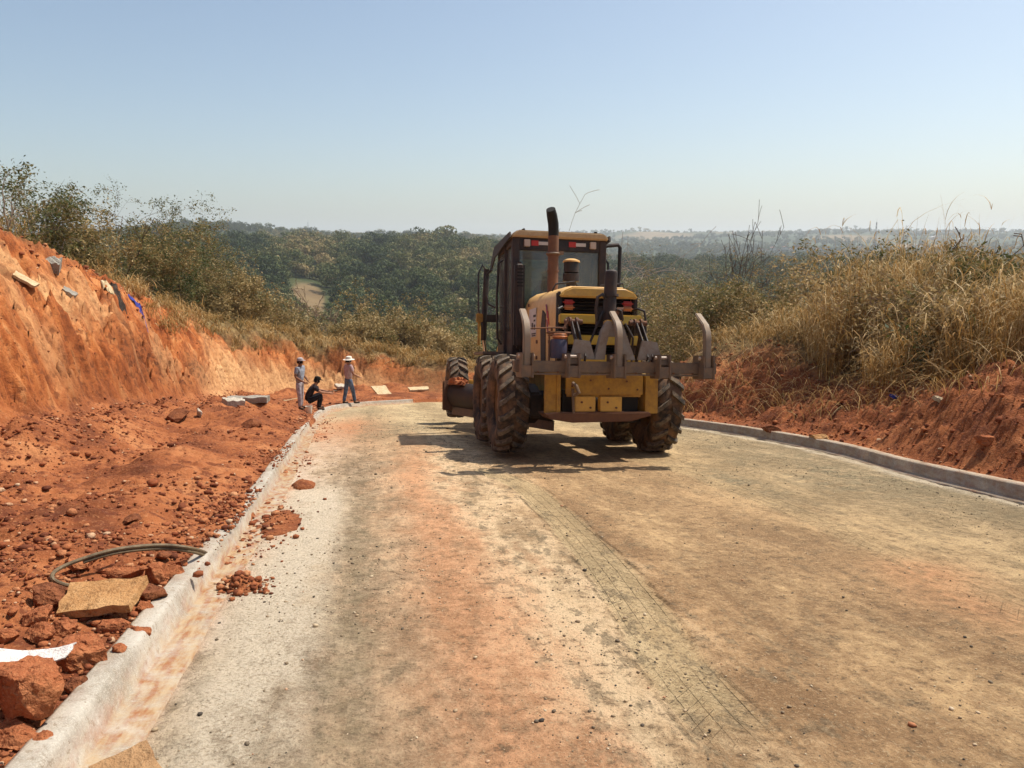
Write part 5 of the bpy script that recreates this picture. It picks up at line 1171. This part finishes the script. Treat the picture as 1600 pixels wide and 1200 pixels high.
for i, (px, top, Yw, wd_, tn, lb) in enumerate([(520, 505, 43, 2.6, .56, 'dry tan shrub left of the white hatted man above the bank'), (560, 500, 41, 2.6, .58, 'brown shrub directly behind the white hatted man'), (592, 490, 42, 2.8, .66, 'rusty brown thicket right of the white hatted man'),
        (628, 500, 41, 2.6, .46, 'olive tan shrub behind the pale board'), (660, 505, 42, 2.6, .64, 'dark brown dry shrub between the pale board and the grader'), (692, 520, 41, 2.4, .62, 'brown shrub just left of the grader front wheel'), (730, 530, 42, 2.6, .56, 'low brown shrub behind the grader blade'),
        (600, 455, 52, 3.6, .42, 'olive shrub standing farther behind the rusty thicket'), (650, 470, 55, 3.6, .38, 'greenish shrub farther behind the pale board'), (545, 465, 52, 3.4, .50, 'tan olive shrub farther behind the workers'), (700, 500, 55, 3.4, .50, 'tan shrub farther behind the front wheel')]):
    put('y', px, top, Yw, lb, wd_, 40+i, leaves=6500, lsize=.085 if Yw < 50 else .11, tint=(min(tn+.14, .85), .18), group=G2, bark='bark_dry')
put('y', 490, 450, 50, 'bare reddish brown tree rising above the lower red bank', 2.6, 61, 'tree', 'bare_tree', leaves=350, lsize=.07, tint=(.7, .1), bark='bark_dry', stems=5, levels=3, r0=.05, spawn=.7, wig=.16, rmin=.013)
# right side
G3 = 'brush on the right plateau'
for i, (px, top, X_, wd_, tn, lv, lb) in enumerate([(1020, 440, 10.5, 2.6, .50, 6000, 'dry olive shrub just right of the grader hood'), (1062, 455, 10.8, 2.6, .56, 6500, 'tan shrub behind the right ripper shank'), (1105, 452, 11.2, 2.6, .44, 7000, 'olive shrub right of the right ripper shank'),
        (1150, 450, 11.6, 2.6, .42, 6500, 'yellow green shrub below the bare black tree'), (1200, 445, 11.4, 2.6, .54, 6000, 'tan brush right of the bare black tree'), (1000, 408, 16, 3.2, .36, 6000, 'green shrub behind the grader mirror'), (1070, 425, 17, 3.4, .36, 7000, 'greenish shrub farther behind the ripper'),
        (1130, 420, 18, 3.4, .46, 7000, 'olive shrub behind the yellow green shrub'), (1215, 405, 17, 3.4, .46, 7000, 'brown green shrub at the left end of the tall dry grass'), (1405, 372, 12.5, 1.5, .24, 2200, 'slim green sapling standing out of the tall dry grass'), (1330, 385, 14, 2.4, .34, 4500, 'green shrub deep inside the tall dry grass'),
        (1500, 392, 13, 2.4, .38, 5000, 'yellow green shrub in the grass near the right edge'), (1290, 400, 10.2, 1.8, 0.78, 1680, 'golden brown shrub at the left front of the tall grass'), (1365, 430, 9.8, 1.6, 0.68, 1440, 'tan olive shrub in the middle front of the tall grass'), (1445, 425, 10.0, 1.8, 0.58, 1440, 'greenish shrub among the grass above the green sprig'), (1540, 430, 9.8, 1.8, 0.66, 1600, 'olive shrub at the grass front near the right edge'), (1580, 400, 12.5, 2.4, .32, 5000, 'green shrub at the right picture edge'), (1640, 395, 12.0, 2.6, .4, 4000, 'shrub cut by the right picture edge')]):
    put('x', px, top, X_, lb, wd_, 80+i, leaves=lv, lsize=.07, tint=(tn+.10, .2), group=G3, bark='bark_dry')
put('x', 1470, 505, 9.3, 'small fresh green sprig low in the dry grass', .55, 101, 'plant', 'sprig', leaves=260, lsize=.075, tint=(.12, .08), stems=4, levels=2, r0=.008)
put('x', 1160, 345, 15.5, 'bare black many-stemmed tree on the right plateau', 2.2, 102, 'tree', 'bare_tree', leaves=0, bark='bark', stems=7, levels=3, r0=.075, spawn=.62, wig=.07, rmin=.009, upb=.55, fan=.55)
put('y', 945, 320, 31, 'thin leafless tree peeking up behind the grader roof', 1.5, 104, 'tree', 'bare_tree', leaves=0, bark='bark_pale', stems=1, levels=3, r0=.05, spawn=.9, wig=.07, rmin=.009, fan=1.0, upb=.2)
put('x', 1575, 365, 16, 'bare dark tree at the right edge above the grass', 2.6, 105, 'tree', 'bare_tree', leaves=0, bark='bark', stems=3, levels=3, r0=.06, spawn=.6, wig=.2, rmin=.012)

# grass: ribbons
def ribbons(base, h, az, lean, width, droop, rg, n=6):
    N = len(base); t_ = np.linspace(0, 1, n)[None, :]
    rad = lean[:, None]*h[:, None]*(t_**1.7); z_ = h[:, None]*(t_-droop[:, None]*t_**3)
    cx, sx_ = np.cos(az)[:, None], np.sin(az)[:, None]
    P_ = np.stack([base[:, 0:1]+rad*cx, base[:, 1:2]+rad*sx_, base[:, 2:3]+z_], -1)
    P_ += (rg.normal(size=(N, 1, 3))*.05*h[:, None, None])*(t_**2)[..., None]*np.array([1, 1, .3])
    tw = az+math.pi/2+rg.normal(size=N)*.6
    side = np.stack([np.cos(tw), np.sin(tw), np.zeros(N)], -1)[:, None]
    w = (width[:, None]*np.clip(1.15-t_, .08, 1)*np.clip(t_*4+.5, 0, 1))[..., None]*.5
    V = np.stack([P_-side*w, P_+side*w], 2).reshape(-1, 3)
    k = np.arange(n-1)*2; f = np.stack([k, k+1, k+3, k+2], 1)
    F = (f[None]+(np.arange(N)*2*n)[:, None, None]).reshape(-1, 4)
    return V, F, P_
def grass(name, label, X, Y, hh, per, seed, width=.012, tint=(.55, .2), leafy=2.0, spread=.22, lean=.35):
    rg = np.random.default_rng(seed); z_ = land(X, Y)[0]; Vs, Fs, Ts, n0 = [], [], [], 0
    def add(V, F, tn, m):
        nonlocal n0
        Vs.append(V); Fs.append(F+n0); Ts.append(np.repeat(tn, m)); n0 += len(V)
    N = len(X)*per; ci = np.repeat(np.arange(len(X)), per); a = rg.uniform(0, 6.283, N); rr = spread*np.sqrt(rg.uniform(0, 1, N))
    base = np.stack([X[ci]+rr*np.cos(a), Y[ci]+rr*np.sin(a), z_[ci]-.03], 1); h = hh[ci]*rg.uniform(.45, 1.08, N)
    ct = rg.normal(0, .10, len(X))[ci]
    V, F, P_ = ribbons(base, h, a+rg.normal(size=N)*.6, np.abs(rg.normal(lean*.6, lean*.5, N)), np.full(N, width), np.abs(rg.normal(.12, .12, N)), rg)
    tn = np.clip(rg.normal(tint[0], tint[1], N)+ct, 0, 1); add(V, F, tn, 12)
    if leafy > 0:
        K = int(N*leafy); si = rg.integers(0, N, K); k = rg.integers(1, 6, K); b2 = P_[si, k]
        V, F, _ = ribbons(b2, np.abs(rg.normal(.32, .14, K))+.08, rg.uniform(0, 6.283, K), np.abs(rg.normal(.95, .4, K)), np.full(K, width*1.35), np.abs(rg.normal(.9, .45, K)), rg, 5)
        add(V, F, np.clip(tn[si]+rg.normal(.08, .16, K), 0, 1), 10)
    o = link(bpy.data.objects.new(name, nmesh(name, np.concatenate(Vs), np.concatenate(Fs), dict(tint=np.concatenate(Ts)))), None, M['grass_blade']); tag(o, label, kind='stuff'); return o
rg = np.random.default_rng(5)
n = 360; Y = rg.uniform(7.0, 15.8, n); X = np.interp(Y, SER[:50, 1], SER[:50, 0])+np.interp(Y, [7, 9, 12, 14, 15.8], [2.7, 2.3, 2.0, 2.3, 3.2])+rg.uniform(0, 4.2, n)
cn = fbm(X*.55, Y*.55, 3, 401)
hh = rg.uniform(.7, 1.75, n)*np.interp(Y, [7, 12, 14.5, 15.8], [.55, .75, 1.25, .8])*(1+.55*cn)
k = rg.uniform(0, 1, n) < .75+cn; X, Y, hh = X[k], Y[k], hh[k]
grass('grass', 'tall golden dry grass on the right bank', X, Y, hh*1.05, 28, 6, .014, (.66, .24), 2.2, .22, .30)
n = 260; Y = rg.uniform(15, 30, n); X = np.interp(Y, SER[:45, 1], SER[:45, 0])+rg.uniform(3.0, 8, n)
grass('grass', 'dry tan grass between the shrubs of the right plateau', X, Y, rg.uniform(.25, .75, n), 22, 7, .014, (.55, .25), 1.8, .3, .7)
n = 110; Y = rg.uniform(17, 27, n); X = np.interp(Y, SFO[:50, 1], SFO[:50, 0])-rg.uniform(3.7, 5.0, n)
grass('grass', 'golden dry grass along the left bank top', X, Y, rg.uniform(.4, 1.3, n)*np.where((Y > 18.5) & (Y < 24), 1.1, .6), 24, 8, .016, (.45, .22), 2.0, .26, .5)
n = 300; sb_ = rg.uniform(46, 75, n); L_ = np.concatenate([[0], np.cumsum(np.linalg.norm(np.diff(SFO, axis=0), axis=1))]); fx = np.interp(sb_, L_, SFO[:, 0]); fy = np.interp(sb_, L_, SFO[:, 1]); of = rg.uniform(1.2, 4.5, n)
tx = np.interp(sb_+.3, L_, SFO[:, 0])-fx; ty = np.interp(sb_+.3, L_, SFO[:, 1])-fy; tl = np.hypot(tx, ty)+1e-6
grass('grass', 'pale straw grass on the lower far bank', fx-ty/tl*of, fy+tx/tl*of, rg.uniform(.2, .65, n), 24, 9, .02, (.52, .22), 1.8, .3, .6)
# fallen stalks on the right bank
n = 900; Y = rg.uniform(8, 20, n); X = np.interp(Y, SER[:50, 1], SER[:50, 0])+rg.uniform(1.0, 3.2, n); z_ = land(X, Y)[0]
V, F, _ = ribbons(np.stack([X, Y, z_+.02], 1), rg.uniform(.25, .9, n), rg.normal(3.1, 1.1, n), rg.uniform(.8, 1.6, n), np.full(n, .013), rg.uniform(.7, 1.15, n), rg)
o = link(bpy.data.objects.new('straw', nmesh('straw', V, F, dict(tint=np.repeat(np.clip(rg.normal(.6, .25, n), 0, 1), 12)))), None, M['grass_blade']); tag(o, 'fallen dry stalks tangled over the right bank', kind='stuff')
# loose sticks one can pick out
for i, (px, py, ln, a, lb) in enumerate([(1345, 520, 1.1, .9, 'long pale stick leaning in the right brush'), (1400, 545, .9, -.8, 'pale bent stick in the middle of the right brush'), (1470, 580, 1.3, .15, 'long dry branch lying on the right dirt slope'), (1125, 525, .8, .2, 'dark dead branch on the mound right of the ripper'), (1365, 610, .5, -1.0, 'short pale stick stuck in the right bank litter')]):
    p = on_ground(px, py); rg2 = np.random.default_rng(i+70); P_ = [np.array([p[0], p[1], p[2]+.03])]; d = np.array([math.cos(a), .2, math.sin(a)*.6])
    for k in range(7): d = d+rg2.normal(size=3)*.16; d /= np.linalg.norm(d); P_.append(P_[-1]+d*ln/7)
    P_ = [q if q[2] > hz(q[0], q[1])+.01 else np.array([q[0], q[1], hz(q[0], q[1])+.02]) for q in P_]
    tag(MB().tube([tuple(q) for q in P_], [.016-.0015*k for k in range(8)], 6).obj('stick', M['bark_dry' if i == 3 else 'bark_pale']), lb, 'stick')

# ------------------------------------------------------------------ forest: prototypes, then points
def tree_proto(seed, h=6.5, w=6.0, quads=650, lq=.62, tint=.4):
    rg = np.random.default_rng(seed); C = []
    lobes = [(rg.normal(size=3)*np.array([w*.20, w*.20, h*.13])+np.array([0, 0, h*.64]), rg.uniform(.20, .34)*w) for _ in range(9)]
    tn = []
    for c, r_ in lobes:
        k = quads//9; d = rg.normal(size=(k, 3)); d /= np.linalg.norm(d, axis=1)[:, None]; q = c+d*r_*rg.uniform(.72, 1.05, (k, 1))*np.array([1, 1, .8]); C.append(q); tn.append(np.clip(rg.normal(tint, .14)+rg.normal(0, .09, k), 0, 1))
    D = np.concatenate([(c_-c0)/np.linalg.norm(c_-c0, axis=1)[:, None] for c_, (c0, r0_) in zip(C, lobes)])
    C = np.concatenate(C); tn = np.concatenate(tn); C[:, 2] = np.maximum(C[:, 2], .3)
    nn = D+rg.normal(size=D.shape)*.38; nn /= np.linalg.norm(nn, axis=1)[:, None]
    u = np.cross(nn, rg.normal(size=D.shape)); u /= np.linalg.norm(u, axis=1)[:, None]; w2 = np.cross(nn, u); L = (lq*rg.uniform(.5, 1.3, len(C)))[:, None]
    V = np.stack([C-u*L*.6, C+w2*L*.45, C+u*L*.6, C-w2*L*.45], 1).reshape(-1, 3); F = np.arange(len(C)*4).reshape(-1, 4)
    crown = nmesh('crown', V, F, dict(tint=np.repeat(tn, 4))); crown.materials.append(M['forest_leaf'])
    S = [(0, 0, -.5, rg.normal()*.2, rg.normal()*.2, h*.5, .16, .10)]
    for c, r_ in lobes[:6]: S.append((S[0][3], S[0][4], h*.42, *c, .08, .03))
    trunk = seg_mesh('trunk', S, 5); trunk.materials.append(M['bark']); return crown, trunk
PT = [tree_proto(900+i, h_, w_, 620, .60, tt) for i, (h_, w_, tt) in enumerate([(6.5, 6.5, .42), (7.5, 6.0, .30), (5.5, 6.0, .55), (8.5, 7.0, .36), (5.0, 5.0, .62), (7, 5, .25)])]
pc_ = bpy.data.collections.new('forest_prototypes')
for i, (cr_, tk_) in enumerate(PT):
    # crown and trunk in one instance mesh
    bm = bmesh.new(); bm.from_mesh(cr_); nf = len(bm.faces); bm.from_mesh(tk_); bm.faces.ensure_lookup_table()
    for f_ in bm.faces[nf:]: f_.material_index = 1
    me = bpy.data.meshes.new('forest_tree'); bm.to_mesh(me); bm.free(); me.materials.append(M['forest_leaf']); me.materials.append(M['bark'])
    pc_.objects.link(bpy.data.objects.new('forest_tree', me))
def instancer(name, label, P_, scale, seed):
    me = bpy.data.meshes.new(name); me.vertices.add(len(P_)); me.vertices.foreach_set('co', P_.astype(np.float32).ravel())
    at = me.attributes.new('sz', 'FLOAT', 'POINT'); at.data.foreach_set('value', scale.astype(np.float32))
    pa = me.attributes.new('patch', 'FLOAT', 'POINT'); r_ = np.hypot(P_[:, 0], P_[:, 1]); pa.data.foreach_set('value', np.clip(.55*fbm(np.degrees(np.arctan2(P_[:, 0], P_[:, 1]))*.35, np.log(r_)*4.0, 4, 77)*1.6, -.5, .6).astype(np.float32))
    o = bpy.data.objects.new(name, me); COL.objects.link(o); tag(o, label, kind='stuff')
    ng = bpy.data.node_groups.new(name, 'GeometryNodeTree'); ng.interface.new_socket('Geometry', in_out='INPUT', socket_type='NodeSocketGeometry'); ng.interface.new_socket('Geometry', in_out='OUTPUT', socket_type='NodeSocketGeometry')
    gi = ng.nodes.new('NodeGroupInput'); go = ng.nodes.new('NodeGroupOutput'); ip = ng.nodes.new('GeometryNodeInstanceOnPoints'); ci = ng.nodes.new('GeometryNodeCollectionInfo')
    ci.inputs['Collection'].default_value = pc_; ci.inputs['Separate Children'].default_value = True; ci.inputs['Reset Children'].default_value = True
    rv = ng.nodes.new('FunctionNodeRandomValue'); rv.data_type = 'FLOAT_VECTOR'; rv.inputs[0].default_value = (-.1, -.1, 0); rv.inputs[1].default_value = (.1, .1, 6.283)
    na = ng.nodes.new('GeometryNodeInputNamedAttribute'); na.data_type = 'FLOAT'; na.inputs[0].default_value = 'sz'
    L_ = ng.links.new; L_(gi.outputs[0], ip.inputs['Points']); L_(ci.outputs[0], ip.inputs['Instance']); ip.inputs['Pick Instance'].default_value = True
    L_(rv.outputs[0], ip.inputs['Rotation']); L_(na.outputs[0], ip.inputs['Scale']); L_(ip.outputs[0], go.inputs[0])
    md = o.modifiers.new('g', 'NODES'); md.node_group = ng; return o
def forest_pts(n, r0, r1, t0, t1, seed, p=2.0):
    rg = np.random.default_rng(seed); r_ = (rg.uniform(r0**p, r1**p, n))**(1/p); th_ = np.radians(rg.uniform(t0, t1, n)); X = r_*np.sin(th_); Y = r_*np.cos(th_)
    thd = np.degrees(th_); nb_ = fbm(thd*.4, r_*.004, 4, 72)
    f = 1.6*np.exp(-((thd+4.6)/1.5)**2-((r_-330)/55)**2)+1.4*np.exp(-((thd-1.5)/6)**2-((r_-600)/45)**2)+1.5*np.exp(-((thd+3.5)/2.2)**2-((r_-900)/90)**2)
    for a, b_, c_, d_ in [(24.2, 2150, 1.6, 130), (20.5, 2900, 2.6, 160), (27, 3100, 3, 120), (33, 2600, 2.5, 150), (38, 2300, 3, 170), (42, 1500, 2.5, 110), (16, 2500, 2, 200), (36, 1500, 1.6, 100)]: f = f+1.4*np.exp(-((thd-a)/c_)**2-((r_-b_)/d_)**2)
    k = (f+.35*nb_) < .5; X, Y = X[k], Y[k]; return np.stack([X, Y, land(X, Y)[0]-.3], 1), rg
P_, rg = forest_pts(8200, 72, 640, -24, 52, 21, 1.45); instancer('forest', 'dense green woodland covering the opposite valley side', P_, rg.uniform(.6, 1.45, len(P_))*np.interp(np.hypot(P_[:, 0], P_[:, 1]), [70, 150, 500], [.5, .9, 1.15]), 1)
P_, rg = forest_pts(9000, 640, 1900, -20, 48, 22, 1.6); instancer('forest', 'bluish wooded ridges in the far distance', P_, rg.uniform(.9, 1.7, len(P_)), 2)
P_, rg = forest_pts(7000, 1900, 4300, -18, 48, 23, 1.6); instancer('forest', 'farthest hazy wooded hills on the horizon', P_, rg.uniform(1.2, 2.0, len(P_)), 3)
# single trees that stand out on the far ridge
for i, (px, top, rr_, k, lb) in enumerate([(690, 357, 590, 0, 'round dark tree alone on the far ridge left of the grader roof'), (652, 361, 600, 1, 'broad dark tree on the far ridge, second left of the grader roof'), (672, 365, 610, 3, 'smaller tree between the two dark ridge trees'), (606, 367, 620, 5, 'small dark tree on the ridge above the wooded slope'), (617, 366, 625, 1, 'narrow dark tree beside the small ridge tree'), (592, 364, 640, 5, 'slim pointed tree on the ridge by the pale field')]):
    p = at_y(px, top, rr_); b = hz(p[0], p[1]); h_ = max(p[2]-b, 6.0); root = empty('tree', (p[0], p[1], b)); tag(root, lb, 'tree', 'lone trees on the far ridge')
    s_ = h_/[6.5*.95, 7.5*.95, 5.5*.95, 8.5*.95, 5*.95, 7*.95][k]; root.scale = (s_*(.75 if k == 5 else 1), s_*(.75 if k == 5 else 1), s_)
    link(bpy.data.objects.new('crown', PT[k][0]), root); link(bpy.data.objects.new('trunk', PT[k][1]), root)

# ------------------------------------------------------------------ far town, masts
paint('house_wall', (.55, .51, .46), (.4, .3, .22), .3, .8); paint('house_roof', (.34, .17, .11), (.2, .1, .07), .4, .8); paint('metal_roof', (.58, .58, .58), (.4, .36, .3), .3, .5); paint('mast_metal', (.14, .14, .16), (.1, .1, .1), .3, .6)
HM = []
for (w, d_, h_, mt) in [(9, 7, 3.2, 'house_roof'), (7, 6, 3.0, 'house_roof'), (26, 12, 5.0, 'metal_roof')]:
    wm = MB().box((0, 0, h_/2-1), (w, d_, h_+2)).mesh('wall', 0); wm.materials.append(M['house_wall'])
    rm = MB().prism([(-w/2-.5, h_+.02), (w/2+.5, h_+.02), (0, h_+w*.13+.5)], 'y', -d_/2-.5, d_/2+.5).mesh('roof', 0); rm.materials.append(M[mt])
    nm = MB().box((0, 0, 0), (1.3, .12, 1.2)).mesh('window', 0); nm.materials.append(M['black_paint']); HM.append((wm, rm, nm, w, d_, h_))
spots = [(1188, 389, 1330, 0), (1199, 391, 1310, 1), (1208, 387, 1360, 0), (1217, 390, 1300, 1), (1227, 386, 1380, 0), (1236, 389, 1320, 1), (1246, 385, 1400, 0), (1257, 388, 1350, 0), (1268, 386, 1390, 1), (1279, 389, 1330, 0), (1292, 387, 1400, 1), (1345, 386, 1380, 0), (1462, 372, 1750, 2), (1505, 375, 1720, 2), (1478, 380, 1560, 0)]
words = ['leftmost house of the far town right of the bare black tree', 'second house from the left in the far town', 'third house from the left in the far town', 'fourth house from the left in the far town', 'fifth house from the left in the far town', 'sixth house from the left in the far town', 'seventh house from the left in the far town', 'eighth house from the left in the far town', 'ninth house from the left in the far town', 'tenth house from the left in the far town', 'eleventh house from the left in the far town', 'last small far house left of the lattice mast', 'long pale shed on the far hill right of the lattice mast', 'second pale shed on the far hill near the right edge', 'small far house below the long pale shed']
for (px, py, Yw, k), lb in zip(spots, words):
    p = at_y(px, py, Yw); wm, rm, nm, w, d_, h_ = HM[k]; b = hz(p[0], p[1]); root = empty('shed' if k == 2 else 'house', (p[0], p[1], max(b+1.0, p[2]-3)), (0, 0, random.uniform(-.5, .2))); tag(root, lb, 'shed' if k == 2 else 'house', 'buildings of the far town')
    link(bpy.data.objects.new('wall', wm), root); link(bpy.data.objects.new('roof', rm), root)
    for q in (-.28, .25):
        o = link(bpy.data.objects.new('window', nm), root); o.location = (q*w, -d_/2-.03, h_*.5)
for px, top, bot, Yw, lb in [(1370, 347, 378, 1300, 'tall thin lattice mast on the horizon above the dry grass'), (481, 347, 362, 2600, 'faint thin mast on the far left ridge')]:
    a = at_y(px, top, Yw); b = hz(a[0], a[1]); H_ = a[2]-b; mb = MB(); w0 = H_*.035
    for sx_, sy_ in ((-1, -1), (1, -1), (1, 1), (-1, 1)): mb.bar((sx_*w0, sy_*w0, -1), (sx_*w0*.25, sy_*w0*.25, H_), .35, .35)
    for k in range(9):
        f0, f1 = k/9, (k+1)/9; u0, u1 = w0*(1-.75*f0), w0*(1-.75*f1)
        for s_ in (-1, 1): mb.bar((-u0*s_, -u0, H_*f0), (u1*s_, -u1, H_*f1), .22, .22).bar((-u0*s_, u0, H_*f0), (u1*s_, u1, H_*f1), .22, .22)
    root = empty('mast', (a[0], a[1], b)); tag(root, lb, 'mast'); mb.obj('lattice', M['mast_metal'], root); MB().cyl((0, 0, H_-.5), (0, 0, H_*1.1), .12, n=6).obj('antenna', M['mast_metal'], root)

# ------------------------------------------------------------------ haze
hm = bpy.data.materials.new('haze'); hm.use_nodes = True; nt = hm.node_tree; nt.nodes.clear()
ho = nt.nodes.new('ShaderNodeOutputMaterial'); pv = nt.nodes.new('ShaderNodeVolumePrincipled'); nt.links.new(pv.outputs[0], ho.inputs['Volume'])
pv.inputs['Color'].default_value = (.86, .93, 1.0, 1); pv.inputs['Density'].default_value = 0.00019; pv.inputs['Anisotropy'].default_value = .25
zt = 190.0; zb_ = -140.0
hv = MB().box((400, 3400, (zt+zb_)/2), (14500, 8800, zt-zb_)).obj('haze', hm, None, 0); tag(hv, 'pale dry season haze filling the valley air', kind='stuff')
